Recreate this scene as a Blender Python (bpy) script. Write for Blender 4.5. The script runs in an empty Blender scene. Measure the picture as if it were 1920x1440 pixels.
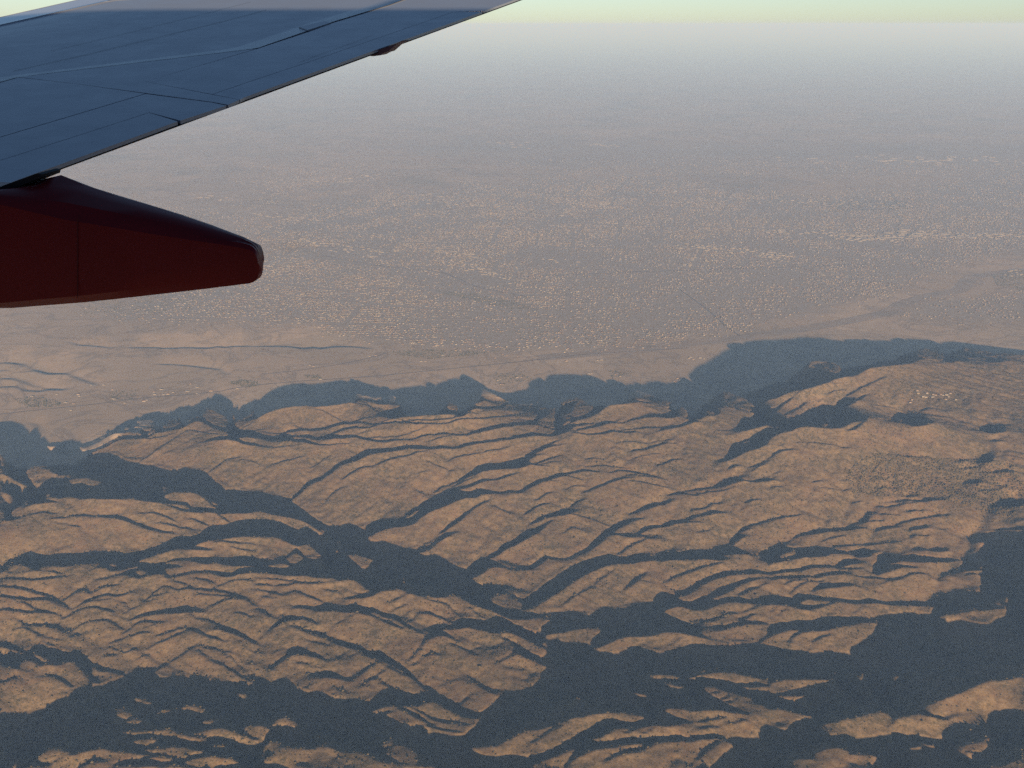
import bpy, math, random
import numpy as np

# ------------------------------------------------------------------ camera, sky, sun, exposure
F = 2059.0; CX = 960.0; CY = 720.0; HOR = 45.0; HC = 3000.0      # focal length in photo pixels, horizon row, flying height (m)
PITCH = math.atan((CY - HOR) / F)
def ray(px, py):
    a = (np.asarray(px, float) - CX) / F; b = -(np.asarray(py, float) - CY) / F
    cp, sp = math.cos(PITCH), math.sin(PITCH)
    return np.stack(np.broadcast_arrays(a, cp + b * sp, -sp + b * cp), -1)
def proj(x, y, z):
    cp, sp = math.cos(PITCH), math.sin(PITCH)
    dz = z - HC
    f = y * cp - dz * sp; u = y * sp + dz * cp
    return CX + F * x / f, CY - F * u / f, f
VPX, VPY = 545.0, 463.0                                            # where all shadow lines converge: straight away from the sun
S = ray(VPX, VPY); S = S / np.linalg.norm(S)
AZ = math.atan2(S[0], S[1]); EL = math.asin(-S[2]); TAU = math.tan(EL)
SH = (math.sin(AZ), math.cos(AZ)); TH = (SH[1], -SH[0])

scene = bpy.context.scene
scene.view_settings.view_transform = 'Standard'
scene.view_settings.look = 'None'
scene.view_settings.gamma = 1.0
scene.view_settings.exposure = 1.2
cam_d = bpy.data.cameras.new('camera'); cam = bpy.data.objects.new('camera', cam_d)
scene.collection.objects.link(cam); scene.camera = cam
cam.location = (0, 0, HC); cam.rotation_euler = (math.pi / 2 - PITCH, 0, 0)
cam_d.sensor_width = 36.0; cam_d.lens = 36.0 * F / 1920.0
cam_d.clip_start = 0.05; cam_d.clip_end = 600000.0

world = bpy.data.worlds.new('World'); scene.world = world; world.use_nodes = True
wn = world.node_tree.nodes; wl = world.node_tree.links
bg = wn['Background']; sky = wn.new('ShaderNodeTexSky'); sky.sky_type = 'NISHITA'
sky.sun_disc = False; sky.sun_elevation = EL
sky.sun_rotation = AZ + math.pi
sky.altitude = 3000.0; sky.air_density = 1.0; sky.dust_density = 3.6; sky.ozone_density = 1.8
wl.new(sky.outputs[0], bg.inputs[0]); bg.inputs[1].default_value = 0.05

sun_d = bpy.data.lights.new('sun', 'SUN'); sun = bpy.data.objects.new('sun', sun_d)
scene.collection.objects.link(sun)
sun_d.energy = 5.0; sun_d.angle = math.radians(0.53); sun_d.color = (1.0, 0.74, 0.50)
from mathutils import Vector
sun.rotation_euler = Vector((S[0], S[1], S[2])).to_track_quat('-Z', 'Y').to_euler()
sun.location = (0, 0, 4000)
scene.cycles.volume_bounces = 0
scene.cycles.max_bounces = 4
scene.cycles.use_denoising = False
scene.cycles.use_adaptive_sampling = False


# ------------------------------------------------------------------ helpers
def tag(o, label=None, cat=None, group=None, kind=None):
    if label: o['label'] = label
    if cat: o['category'] = cat
    if group: o['group'] = group
    if kind: o['kind'] = kind
    return o
def link(o, parent=None):
    scene.collection.objects.link(o)
    if parent: o.parent = parent
    return o
def mesh_np(name, V, Q, mat=None, parent=None, smooth=False, tris=False):
    me = bpy.data.meshes.new(name)
    V = np.ascontiguousarray(V, np.float32); Q = np.ascontiguousarray(Q, np.int32)
    k = Q.shape[1]
    me.vertices.add(len(V)); me.vertices.foreach_set('co', V.ravel())
    me.loops.add(Q.size); me.loops.foreach_set('vertex_index', Q.ravel())
    me.polygons.add(len(Q)); me.polygons.foreach_set('loop_start', np.arange(0, Q.size, k, dtype=np.int32))
    if smooth: me.polygons.foreach_set('use_smooth', np.ones(len(Q), bool))
    me.update(calc_edges=True)
    if mat: me.materials.append(mat)
    return link(bpy.data.objects.new(name, me), parent)
def mesh_py(name, V, Fc, mat=None, parent=None, smooth=False):
    me = bpy.data.meshes.new(name); me.from_pydata([tuple(map(float, v)) for v in V], [], Fc); me.update()
    if smooth:
        for p in me.polygons: p.use_smooth = True
    if mat: me.materials.append(mat)
    return link(bpy.data.objects.new(name, me), parent)
def new_mat(name, col=(.5, .5, .5), rough=.9, spec=.2, metal=0.0):
    m = bpy.data.materials.new(name); m.use_nodes = True
    b = m.node_tree.nodes['Principled BSDF']
    b.inputs['Base Color'].default_value = (*col, 1); b.inputs['Roughness'].default_value = rough
    b.inputs['Specular IOR Level'].default_value = spec; b.inputs['Metallic'].default_value = metal
    return m, m.node_tree.nodes, m.node_tree.links, b
def noise(n, l, vec, scale, detail=4, rough=.55, dist=0.0):
    t = n.new('ShaderNodeTexNoise'); t.inputs['Scale'].default_value = scale; t.inputs['Detail'].default_value = detail
    t.inputs['Roughness'].default_value = rough; t.inputs['Distortion'].default_value = dist
    l.new(vec, t.inputs['Vector']); return t.outputs['Fac']
def ramp(n, l, fac, stops):
    r = n.new('ShaderNodeValToRGB'); e = r.color_ramp.elements
    while len(e) < len(stops): e.new(.5)
    for i, (p, c) in enumerate(stops): e[i].position = p; e[i].color = (*c, 1) if len(c) == 3 else c
    l.new(fac, r.inputs[0]); return r.outputs[0]
def mix(n, l, fac, a, b):
    m = n.new('ShaderNodeMix'); m.data_type = 'RGBA'
    for s, v in ((m.inputs[0], fac), (m.inputs[6], a), (m.inputs[7], b)):
        if isinstance(v, (int, float)): s.default_value = v
        elif isinstance(v, tuple): s.default_value = (*v, 1)
        else: l.new(v, s)
    return m.outputs[2]
def noisy_mat(name, c1, c2, scale, rough=.85, spec=.15, rand=0.0):
    m, n, l, b = new_mat(name, c1, rough, spec)
    g = n.new('ShaderNodeNewGeometry')
    f = noise(n, l, g.outputs['Position'], scale, 3)
    l.new(ramp(n, l, f, [(.35, c1), (.65, c2)]), b.inputs['Base Color'])
    return m

# desert ground: chaparral hills and the plain share one sheet; two attributes carry how hilly / how built-up the ground is
def ground_material():
    m, n, l, b = new_mat('desert_ground', rough=.95, spec=.05)
    g = n.new('ShaderNodeNewGeometry'); P = g.outputs['Position']
    a = n.new('ShaderNodeAttribute'); a.attribute_name = 'hill'
    t = n.new('ShaderNodeAttribute'); t.attribute_name = 'town'
    # hills: tan soil, reddish ground, grey-olive brush, pale rock
    soil = ramp(n, l, noise(n, l, P, .0011, 6, .62), [(.30, (0.110, 0.079, 0.047)), (.48, (0.154, 0.106, 0.063)), (.60, (0.167, 0.109, 0.067)), (.72, (0.134, 0.109, 0.070))])
    brush = ramp(n, l, noise(n, l, P, .004, 6, .7), [(.40, (0, 0, 0)), (.58, (1, 1, 1))])
    c = mix(n, l, brush, soil, (0.080, 0.070, 0.043))
    fine = ramp(n, l, noise(n, l, P, .035, 5, .75), [(.40, (0, 0, 0)), (.60, (1, 1, 1))])
    c = mix(n, l, fine, c, (0.194, 0.146, 0.091))
    sp = ramp(n, l, noise(n, l, P, .11, 3, .8), [(.34, (0, 0, 0)), (.66, (1, 1, 1))])
    spc = n.new('ShaderNodeMix'); spc.data_type = 'RGBA'; spc.blend_type = 'MULTIPLY'; spc.inputs[0].default_value = .75
    l.new(c, spc.inputs[6]); l.new(ramp(n, l, sp, [(0.0, (.72, .72, .70)), (1.0, (1.22, 1.22, 1.19))]), spc.inputs[7]); c = spc.outputs[2]
    v = n.new('ShaderNodeTexVoronoi'); v.inputs['Scale'].default_value = .045; l.new(P, v.inputs['Vector'])
    dots = ramp(n, l, v.outputs['Distance'], [(.14, (1, 1, 1)), (.30, (0, 0, 0))])
    sel = ramp(n, l, noise(n, l, P, .0022, 4, .6), [(.44, (0, 0, 0)), (.60, (1, 1, 1))])
    mm = n.new('ShaderNodeMath'); mm.operation = 'MULTIPLY'; l.new(dots, mm.inputs[0]); l.new(sel, mm.inputs[1])
    c = mix(n, l, mm.outputs[0], c, (0.035, 0.037, 0.023))
    rk = ramp(n, l, noise(n, l, P, .02, 6, .8), [(.62, (0, 0, 0)), (.70, (1, 1, 1))])
    rs = ramp(n, l, noise(n, l, P, .0016, 2), [(.55, (0, 0, 0)), (.68, (1, 1, 1))])
    mk = n.new('ShaderNodeMath'); mk.operation = 'MULTIPLY'; l.new(rk, mk.inputs[0]); l.new(rs, mk.inputs[1])
    hill = mix(n, l, mk.outputs[0], c, (0.281, 0.233, 0.152))
    # plain: dry grass and bare fields in broad drifts
    pl = ramp(n, l, noise(n, l, P, .00035, 6, .6, .6), [(.32, (0.234, 0.203, 0.134)), (.47, (0.420, 0.311, 0.193)), (.62, (0.487, 0.355, 0.218)), (.75, (0.312, 0.269, 0.178))])
    f2 = ramp(n, l, noise(n, l, P, .006, 6, .7), [(.35, (0, 0, 0)), (.65, (1, 1, 1))])
    vo = n.new('ShaderNodeTexVoronoi'); vo.inputs['Scale'].default_value = .0011; l.new(P, vo.inputs['Vector'])
    sepc = n.new('ShaderNodeSeparateColor'); l.new(vo.outputs['Color'], sepc.inputs[0])
    fld = ramp(n, l, sepc.outputs[0], [(.0, (0.180, 0.162, 0.120)), (.3, (0.312, 0.240, 0.168)), (.6, (0.432, 0.324, 0.222)), (.85, (0.240, 0.216, 0.156)), (1.0, (0.504, 0.396, 0.276))])
    pl = mix(n, l, .45, pl, fld)
    pl = mix(n, l, f2, pl, (0.341, 0.259, 0.162))
    wsh = ramp(n, l, noise(n, l, P, .0013, 7, .62, 1.4), [(.470, (0, 0, 0)), (.492, (1, 1, 1)), (.508, (1, 1, 1)), (.530, (0, 0, 0))])
    wm = n.new('ShaderNodeMath'); wm.operation = 'MULTIPLY'; l.new(wsh, wm.inputs[0]); wm.inputs[1].default_value = .45
    pl = mix(n, l, wm.outputs[0], pl, (.160, .135, .105))
    hs = n.new('ShaderNodeHueSaturation'); hs.inputs['Saturation'].default_value = .84; hs.inputs['Value'].default_value = .97
    l.new(pl, hs.inputs['Color']); pl = hs.outputs[0]
    # built-up ground: gardens, street trees, paving
    tw = ramp(n, l, noise(n, l, P, .010, 6, .8), [(.30, (.200, .185, .150)), (.5, (.275, .240, .195)), (.70, (.340, .290, .235))])
    pl2 = mix(n, l, t.outputs['Fac'], pl, tw)
    l.new(mix(n, l, a.outputs['Fac'], pl2, hill), b.inputs['Base Color'])
    bp = n.new('ShaderNodeBump'); bp.inputs['Strength'].default_value = .5; bp.inputs['Distance'].default_value = 6.0
    hb = n.new('ShaderNodeMath'); hb.operation = 'MULTIPLY'
    l.new(noise(n, l, P, .03, 6, .75), hb.inputs[0]); l.new(a.outputs['Fac'], hb.inputs[1])
    l.new(hb.outputs[0], bp.inputs['Height']); l.new(bp.outputs[0], b.inputs['Normal'])
    return m


# ------------------------------------------------------------------ terrain: relief that throws the traced shadows
# every crest line, gully and shadow edge of the ranges, as outlines ('S' shaded ground, 'L' sunlit ground, 'T' narrow gullies),
# from which the heights are solved below
RELIEF = """@ 0 640 4
S 0,575 100,585 200,600 280,620 330,670 360,700 390,745 480,755 530,740 560,720 600,708 640,738 720,690 820,635 860,635 920,590 1000,565 1150,525 1280,510 1380,495 1460,460 1540,410 1600,375 1650,375 1700,410 1750,460 1790,495 1850,465 1925,440 1925,1290 1860,1305 1660,1305 1630,1300 1560,1290 1480,1300 1400,1290 1300,1260 1230,1235 1130,1220 1060,1215 980,1190 900,1205 800,1205 640,1198 600,1195 330,1225 250,1230 170,1245 120,1270 70,1305 150,1310 230,1300 120,1335 0,1350
L 660,872 720,855 820,848 870,865 920,885 980,910 1040,918 1100,940 1150,940 1200,965 1290,985 1390,960 1450,978 1520,990 1560,1000 1570,1020 1640,1080 1700,1120 1780,1130 1860,1140 1925,1138 1925,800 1850,795 1780,775 1700,755 1620,745 1500,762 1560,735 1650,712 1725,718 1700,690 1620,640 1550,605 1490,597 1430,620 1380,655 1310,690 1230,715 1150,738 1080,735 980,738 900,740 840,775 760,820 700,850
L 595,800 620,775 690,745 780,735 830,705 900,700 960,690 1050,690 1075,705 1000,712 930,715 880,732 820,765 740,800 650,832 620,832
L 690,725 720,700 800,697 790,725 740,730
L 985,655 1030,638 1080,638 1160,655 1165,665 1130,680 1080,672 1050,655
L 1110,720 1150,700 1210,690 1290,665 1370,655 1300,690 1230,712 1150,722
T 12 900,740 960,728 1080,728 1150,728 1230,708 1290,690
L 1745,632 1790,612 1850,597 1925,590 1925,682 1830,678 1775,655
T 5 1820,660 1870,630 1910,605
L 1785,733 1850,728 1925,740 1925,768 1840,760
L 355,793 450,793 400,815
L 190,985 240,965 320,950 370,965 420,1000 460,1015 380,1035 340,1060 290,1085 250,1065 205,1020
L 425,1045 480,1005 545,1010 520,1030
L 510,1055 560,1030 620,1035 660,1030 720,1050 795,1080 740,1085 680,1088 600,1075 525,1092 530,1075
L 650,1120 700,1105 755,1100 700,1120 660,1132
L 0,995 60,1020 130,1060 190,1085 240,1108 190,1110 130,1090 60,1050 0,1030
L 0,1115 50,1145 105,1172 70,1195 0,1160
L 0,1180 40,1195 0,1215
L 160,1225 200,1205 220,1212 180,1230
L 340,1185 380,1172 450,1185 480,1180 530,1168 600,1190 570,1215 500,1205 460,1215 400,1200
L 1220,1170 1300,1140 1370,1145 1490,1155 1540,1195 1640,1265 1540,1255 1440,1250 1400,1215 1330,1210 1270,1205
L 1230,1225 1320,1232 1400,1240 1440,1268 1370,1262 1290,1240
L 1550,1190 1610,1210 1665,1240 1620,1235
S 1510,1440 1530,1420 1570,1400 1640,1390 1720,1385 1760,1362 1925,1355 1925,1440
T 12 1640,1305 1680,1335 1725,1370
T 12 1050,1300 1120,1292 1200,1305 1260,1325 1310,1345
T 12 390,1335 480,1325 560,1315 650,1310 760,1320
T 22 760,1322 850,1328 950,1350 1050,1380
T 12 1050,1385 1100,1410 1200,1425 1300,1440
T 6 1180,1360 1270,1375 1350,1395 1440,1410
T 8 1400,1340 1450,1340 1500,1360 1560,1390
T 8 230,1300 330,1285 430,1290
T 5 600,1295 700,1285
T 6 440,1370 540,1385 620,1400
T 5 850,1285 920,1300
T 8 1040,918 1110,870 1180,820 1250,765 1330,700 1400,665
T 7 1400,660 1480,665 1580,680 1700,710
T 7 1570,990 1630,945 1700,890 1800,875
T 5 1800,895 1920,910
T 5 1470,975 1500,955
T 13 0,160 80,162 170,175 240,210 300,225 350,243 430,245 490,245 570,270 650,300 740,330
T 6 0,215 100,225 180,232 240,222
T 13 0,280 90,280 160,300 240,335 320,355 400,362 490,362
T 7 0,340 120,340 200,370 310,375 360,360
T 6 980,48 1150,48 1250,52 1400,48 1560,52 1620,38 1680,45 1760,35 1920,38
T 5 500,0 600,28 740,38 850,50
T 5 1180,170 1330,175 1480,190 1640,210 1700,240 1750,270
T 5 0,375 60,410
@ 480 640 4
S 0,430 60,400 130,350 200,315 300,308 420,310 520,300 580,285 640,265 690,255 740,275 780,300 850,325 910,310 960,345 1010,350 1100,330 1200,310 1320,298 1400,275 1450,245 1540,230 1600,250 1660,290 1740,345 1830,395 1925,430 1925,492 1800,515 1640,548 1500,558 1300,570 1180,580 1060,580 930,575 880,572 960,522 1030,520 1095,507 1030,462 970,487 920,478 800,437 750,455 775,475 700,483 620,502 500,510 380,502 300,510 200,525 100,555 0,597
L 1620,488 1700,448 1800,448 1900,458 1850,465 1780,485 1700,495
L 1570,532 1640,518 1760,515 1850,490 1925,475 1925,485 1860,500 1760,518 1660,540
T 6 770,465 850,490 900,530 930,555
T 5 800,450 870,490 930,535
T 5 400,515 510,535 590,570 670,608
T 5 270,615 330,650
T 5 735,605 800,580 900,570 1050,580
T 5 940,605 1000,590 1060,588
T 9 1080,612 1200,602 1350,600 1450,590 1500,575 1600,545
T 18 190,715 240,682 340,670 430,670 500,662 580,640 650,625 740,618 800,616 870,628
T 20 870,632 960,622 1080,620 1200,634 1320,634 1400,638
T 13 1400,638 1450,628 1530,598 1620,592 1720,584 1800,571 1925,553
T 15 510,728 580,700 650,672 730,652 800,660 860,655 900,640
S 0,690 50,708 150,722 190,716 240,706 310,714 390,703 450,727 510,722 560,712 620,718 740,710 800,722 850,735 930,750 1010,745 1090,742 1180,735 1260,712 1350,705 1430,692 1510,690 1640,665 1720,650 1800,632 1860,620 1925,622 1925,645 1840,660 1760,678 1680,700 1600,712 1520,712 1450,705 1400,712 1300,722 1200,740 1120,752 1050,758 960,772 880,768 810,755 760,735 700,740 640,748 600,750 540,745 440,748 400,735 340,728 300,722 240,735 300,740 370,742 420,760 470,780 540,782 600,778 700,778 680,785 590,785 560,795 480,797 420,790 360,770 280,765 200,765 130,760 60,745 0,720
L 1450,690 1530,678 1630,675 1600,690 1510,697
L 140,745 200,738 200,746 150,752
S 0,770 40,790 120,815 60,812 0,800
T 5 130,808 200,800 280,798
T 4 850,728 950,722 1080,715 1180,690 1280,660
T 4 780,700 860,685
T 8 1290,760 1360,740 1460,715 1600,718
T 5 1110,745 1200,768
S 480,1030 540,985 600,935 680,900 740,870 800,835 860,820 960,812 1040,805 1120,792 1200,785 1290,800 1350,800 1380,788 1450,798 1500,800 1560,780 1650,760 1740,748 1830,735 1925,720 1925,748 1840,758 1760,775 1660,785 1580,800 1520,820 1440,820 1340,825 1260,825 1180,820 1100,828 1020,842 930,850 840,870 790,900 740,920 680,925 620,950 560,1000 520,1025 480,1055 430,1075 380,1105 330,1145 290,1180 260,1210 250,1188 290,1160 330,1120 370,1075 420,1050
L 480,1045 540,1018 520,1030
T 9 640,1040 700,1000 760,965 830,945 900,935
T 14 900,935 960,910 1020,890 1080,880 1150,865 1210,845 1280,835
T 7 1430,910 1480,880 1540,870 1650,855 1740,830 1860,810 1920,785
T 4 1290,905 1360,935 1430,960 1480,985
T 4 1180,1010 1270,980
T 4 1190,1100 1250,1145 1310,1195
T 6 120,930 160,912 210,905 250,900 310,875 350,875
T 6 410,950 470,910 550,865
T 5 490,1240 560,1150 640,1100
T 4 0,915 80,945
T 4 440,1315 500,1260
S 800,1420 860,1370 930,1350 1000,1345 1080,1335 1150,1285 1230,1230 1310,1190 1380,1150 1450,1115 1530,1095 1600,1085 1660,1055 1720,1035 1800,1035 1870,1010 1925,995 1925,1015 1870,1030 1800,1048 1720,1058 1660,1080 1600,1105 1560,1120 1510,1138 1600,1140 1650,1120 1700,1115 1760,1125 1850,1130 1925,1115 1925,1135 1850,1145 1780,1150 1700,1160 1640,1185 1560,1190 1500,1210 1440,1235 1370,1265 1300,1290 1230,1330 1190,1370 1140,1392 1060,1395 960,1415 900,1440 800,1440
L 1090,1345 1150,1300 1220,1265 1250,1260 1200,1300 1140,1335
S 1330,1130 1380,1085 1440,1065 1500,1045 1560,1015 1620,975 1660,940 1720,925 1820,925 1870,910 1925,900 1925,965 1860,965 1780,975 1700,985 1640,1010 1580,1030 1450,1075 1390,1095 1350,1130
T 6 1470,1100 1560,1050 1640,1020
S 0,1138 60,1150 120,1170 200,1180 250,1185 262,1212 330,1260 400,1305 450,1340 510,1370 590,1385 660,1380 740,1385 800,1420 800,1440 490,1440 500,1435 440,1405 380,1370 300,1345 200,1325 100,1305 0,1285
S 0,1358 100,1358 180,1370 240,1395 320,1425 380,1400 430,1440 0,1440
L 470,1410 580,1425 500,1428
T 22 1390,1440 1460,1390 1540,1330 1600,1280
T 14 1600,1280 1650,1240 1740,1200
T 5 1780,1235 1850,1270 1920,1300
T 8 0,38 120,35 260,40 360,55 430,45 490,55 560,42 640,38 760,42 860,55
@ 960 640 4
S 0,430 40,370 100,310 180,245 280,230 400,225 500,235 580,255 650,280 760,295 850,300 900,265 960,265 1040,280 1120,300 1200,325 1260,330 1290,250 1330,190 1400,160 1480,110 1540,60 1580,30 1650,0 1780,-25 1925,-30 1925,635 1850,665 1780,685 1690,692 1680,660 1700,620 1720,580 1780,575 1820,550 1790,530 1740,507 1700,508 1600,500 1540,530 1560,550 1530,572 1480,565 1380,593 1450,605 1400,612 1350,625 1280,645 1200,665 1130,680 1080,690 1130,650 900,640 700,660 600,690 520,690 430,672 410,690 360,700 300,718 200,715 100,725 0,748 0,712 60,705 150,683 220,688 290,693 330,660 280,645 200,628 100,630 0,645 0,612 60,612 130,608 210,572 100,510 0,455
L 360,635 400,605 440,605 380,640
L 390,640 450,615 540,570 620,545 700,505 740,495 850,485 950,458 1000,462 1060,460 1120,475 1200,518 1160,545 1080,548 1000,555 960,570 900,585 820,610 770,605 700,605 600,635 500,660 420,672 450,650 530,630 620,600 660,590 560,610 480,625 430,630
L 450,675 560,665 650,640 700,625 800,620 870,607 940,592 1010,575 1100,575 1160,590 1280,557 1330,597 1280,622 1200,637 1130,648 1000,645 940,650 860,655 800,670 760,672 700,670 640,685 540,690
L 1850,475 1925,445 1925,510 1880,505
T 16 450,685 540,705 620,700 700,690 750,678 850,690 940,680
T 8 800,672 860,655 940,648 1050,650 1130,650
S 1925,655 1850,700 1760,740 1660,770 1640,800 1620,850 1575,895 1600,905 1680,880 1760,840 1850,820 1925,780
L 1680,785 1790,755 1780,770 1700,785
S 0,905 60,885 120,855 180,815 240,785 320,750 400,735 330,760 260,790 400,770 340,790 240,815 160,850 230,845 130,890 120,905 200,925 260,935 330,945 240,945 130,935 60,965 0,965
T 7 180,915 260,890 380,855
T 6 230,925 300,912 370,905
T 18 0,1133 50,1135 100,1105 150,1085 200,1060 270,1040 330,1022 400,1012
T 9 400,1012 460,1022 530,1035
T 6 180,1060 260,1052 360,1050
T 9 0,1005 60,990
T 10 350,1000 450,985 540,970 620,980 650,985
T 8 730,990 790,970 860,968 930,985 1050,1000 1100,1010
T 5 560,940 700,932 880,938
T 4 880,1000 980,1015 1150,1025
T 9 540,1140 620,1100 680,1078 760,1050 840,1030 900,1022
T 6 860,1048 980,1058 1080,1080 1180,1100
T 9 1090,930 1150,910 1200,885 1260,885
T 6 780,770 880,755 1050,755 1200,735
T 10 890,820 1000,810 1100,780 1150,768 1220,768
T 4 900,880 1100,840
T 6 550,885 600,878 700,880
S 1610,960 1640,930 1680,922 1740,935 1700,940 1650,955
T 5 1740,935 1800,942 1850,925 1920,885
T 7 1800,975 1860,940 1925,905
S 1540,1075 1590,1050 1640,1020 1690,1010 1740,1030 1790,1045 1860,1040 1925,1025 1925,1062 1850,1062 1790,1055 1740,1050 1680,1062 1620,1080
T 6 1280,1115 1400,1100 1560,1090
T 6 1350,1155 1450,1135 1560,1125 1660,1095
T 9 1170,1155 1210,1135 1260,1132 1330,1150 1400,1160
S 870,1290 900,1270 960,1255 1020,1230 1070,1210 1120,1205 1180,1185 1230,1175 1160,1215 1100,1225 1040,1250 980,1265 920,1280
T 6 1330,1270 1370,1255 1440,1250 1500,1215 1600,1218
T 5 1730,1210 1800,1195 1850,1190
S 1310,1335 1360,1310 1420,1300 1470,1270 1520,1265 1600,1285 1540,1300 1460,1305 1390,1315 1340,1335
S 920,1440 980,1395 1050,1375 1120,1370 1190,1345 1250,1345 1330,1350 1450,1360 1360,1362 1280,1360 1200,1375 1120,1390 1050,1395 1000,1415 960,1440
S 690,1440 730,1405 770,1370 850,1345 950,1325 1080,1320 980,1330 900,1350 840,1380 780,1405 760,1440
T 6 180,1195 230,1160 290,1130
T 8 90,1295 160,1250 220,1230 270,1220
T 7 430,1245 480,1205 550,1180
T 5 400,1110 460,1090 540,1080
S 140,1365 190,1325 250,1310 310,1290 360,1265 440,1255 550,1268 470,1275 450,1295 400,1310 320,1315 240,1335 180,1360
T 6 460,1300 530,1315 610,1335 680,1360 730,1380
S 100,1440 160,1410 230,1380 280,1350 320,1340 270,1375 230,1410 200,1440
T 5 370,1440 450,1390 550,1430
T 8 1380,1440 1480,1412
S 1680,1430 1720,1400 1760,1395 1800,1405 1720,1425
T 7 1760,1390 1860,1360 1920,1345
@ 1440 640 4
S 0,-32 160,-18 320,-40 460,-16 660,-4 960,-12 1050,-32 1320,-24 1450,0 1600,25 1780,45 1925,65 1925,168 1820,160 1720,175 1660,168 1590,142 1500,145 1420,160 1340,178 1290,150 1210,138 1120,150 1060,185 950,200 870,212 780,220 720,230 650,265 600,290 500,305 440,330 400,350 330,372 260,375 220,400 150,455 90,490 60,525 20,520 60,495 150,440 200,410 245,372 150,400 60,435 0,440
S 0,515 50,530 110,550 190,560 260,530 330,495 360,488 430,485 490,492 530,460 570,435 620,435 660,440 700,415 740,400 700,435 650,465 600,490 555,510 620,530 700,550 770,575 740,590 720,620 680,660 640,690 580,685 540,675 480,670 420,672 340,670 290,660 230,665 180,690 100,705 50,725 0,760
L 65,580 110,560 150,562 190,580 130,590
L 0,630 40,650 120,668 60,670 0,668
L 390,635 455,615 430,650
L 545,672 620,620 670,612 715,605 650,645 600,670 560,685
T 7 115,550 180,515 240,490 280,468
T 6 450,415 490,390 560,378
T 5 360,470 420,438
T 8 590,425 640,385 700,350 780,310 830,290 880,278
T 4 430,342 520,335 580,328
T 5 770,575 840,582 900,598
S 890,598 970,530 1040,545 1130,570 1275,608 1220,635 1160,660 1080,658 1000,625
S 1560,665 1640,628 1700,645 1800,672 1740,700 1690,708 1630,690
T 5 1800,675 1920,688
T 5 1500,665 1570,672
S 1685,742 1740,742 1780,755 1715,766
T 5 800,480 900,490 1060,520
T 6 1130,525 1200,500 1260,505
S 1405,918 1440,890 1490,885 1520,900 1450,910
S 1535,905 1580,880 1630,850 1700,870 1680,890 1710,900 1640,920 1580,915
T 5 1400,950 1500,948 1620,930
S 1600,990 1700,980 1790,965 1860,975 1925,985 1800,997 1700,995
S 1470,1055 1560,1045 1640,1060 1560,1075
T 8 1600,1125 1700,1118 1780,1100
T 6 1700,1085 1780,1095 1860,1110
S 1700,1210 1780,1185 1860,1165 1925,1190 1925,1235 1860,1250 1780,1245 1720,1230
S 1020,1160 1060,1150 1130,1160 1080,1168
S 1090,1205 1180,1180 1250,1175 1330,1195 1260,1200 1180,1205
T 6 860,1205 960,1190 1040,1190 1120,1195
T 6 800,1235 900,1232 1040,1215 1150,1210
T 7 1020,1280 1100,1270 1200,1275
T 6 840,1295 980,1300
T 5 850,1105 900,1095 1000,1100
T 5 380,1105 600,1110
T 4 600,1200 700,1195
S 700,1345 720,1310 760,1275 800,1275 760,1300 750,1335 720,1350
T 8 720,1350 800,1340 880,1342
T 7 960,1370 1020,1345 1100,1330 1200,1320 1380,1305
S 790,1420 810,1400 880,1385 1000,1385 920,1395 840,1410
S 1055,1415 1070,1390 1180,1385 1210,1400 1130,1410
S 230,1440 290,1420 340,1405 460,1400 540,1395 640,1392 730,1390 750,1400 640,1410 540,1418 450,1420 350,1440
T 9 0,1340 60,1325 150,1310 250,1300
T 5 480,1310 600,1295
T 6 330,1060 400,1050
S 0,1030 50,1035 110,1045 40,1055 0,1060
T 8 20,1110 60,1095 110,1090
T 6 0,1015 110,970
S 0,885 40,850 80,830 130,825 180,815 230,820 150,835 90,845 50,865 10,885
T 4 0,790 100,795
T 5 200,770 350,770 450,785 600,815
T 4 900,860 1100,870 1300,865
T 9 1280,1410 1340,1410
@ 0 1000 4
S 0,210 60,205 130,180 220,148 300,165 380,175 480,160 580,160 700,150 860,148 960,162 1060,130 1170,105 1250,70 1320,38 1440,30 1500,5 1520,0 1925,0 1925,45 1840,35 1700,42 1560,65 1430,100 1500,105 1600,120 1570,130 1480,135 1340,120 1220,160 1100,185 1020,210 1060,225 1180,232 1300,200 1420,190 1600,185 1720,190 1820,175 1925,185 1925,245 1880,250 1760,250 1620,225 1540,240 1450,215 1250,240 1400,250 1330,262 1230,270 1280,330 1350,300 1460,285 1590,280 1740,300 1800,265 1880,255 1925,258 1925,298 1830,305 1740,330 1660,330 1580,295 1460,300 1340,325 1240,345 1250,320 1150,315 1060,345 1000,350 930,310 860,330 800,345 640,330 540,310 460,325 380,345 250,355 100,345 0,335 0,325 120,335 260,340 380,325 500,310 560,300 470,305 400,295 300,285 180,295 60,297 60,275 0,290
L 60,270 90,250 150,242 210,258 250,275 180,285 100,285
L 290,270 400,250 490,255 600,240 700,235 740,240 660,270 560,290 500,292 420,280 340,278
L 540,300 620,285 700,275 780,270 840,285 900,280 1000,255 1020,265 960,280 900,300 820,322 740,325 640,322
L 770,232 860,235 885,250 830,245
L 1010,290 1060,282 1105,298 1060,318 1030,310
L 420,238 470,230 480,240
L 970,190 1000,180 1025,192
L 1230,230 1300,212 1420,210 1440,220 1300,235
T 10 1600,65 1700,68 1800,78 1925,85
T 10 1720,95 1800,120 1925,140
T 12 0,395 80,405 180,420 250,435 350,455 440,490
T 14 0,472 100,485 200,492 320,490 420,495 480,520 510,560
T 8 140,520 200,530 250,555 310,575
T 12 0,570 120,580 230,595 340,590 420,590 480,625
T 13 130,650 180,680 260,690 360,695 440,710 480,735
T 8 180,710 250,740 330,770 400,790 470,800
T 6 280,760 350,820 450,860
T 8 60,720 150,705 230,715
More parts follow.
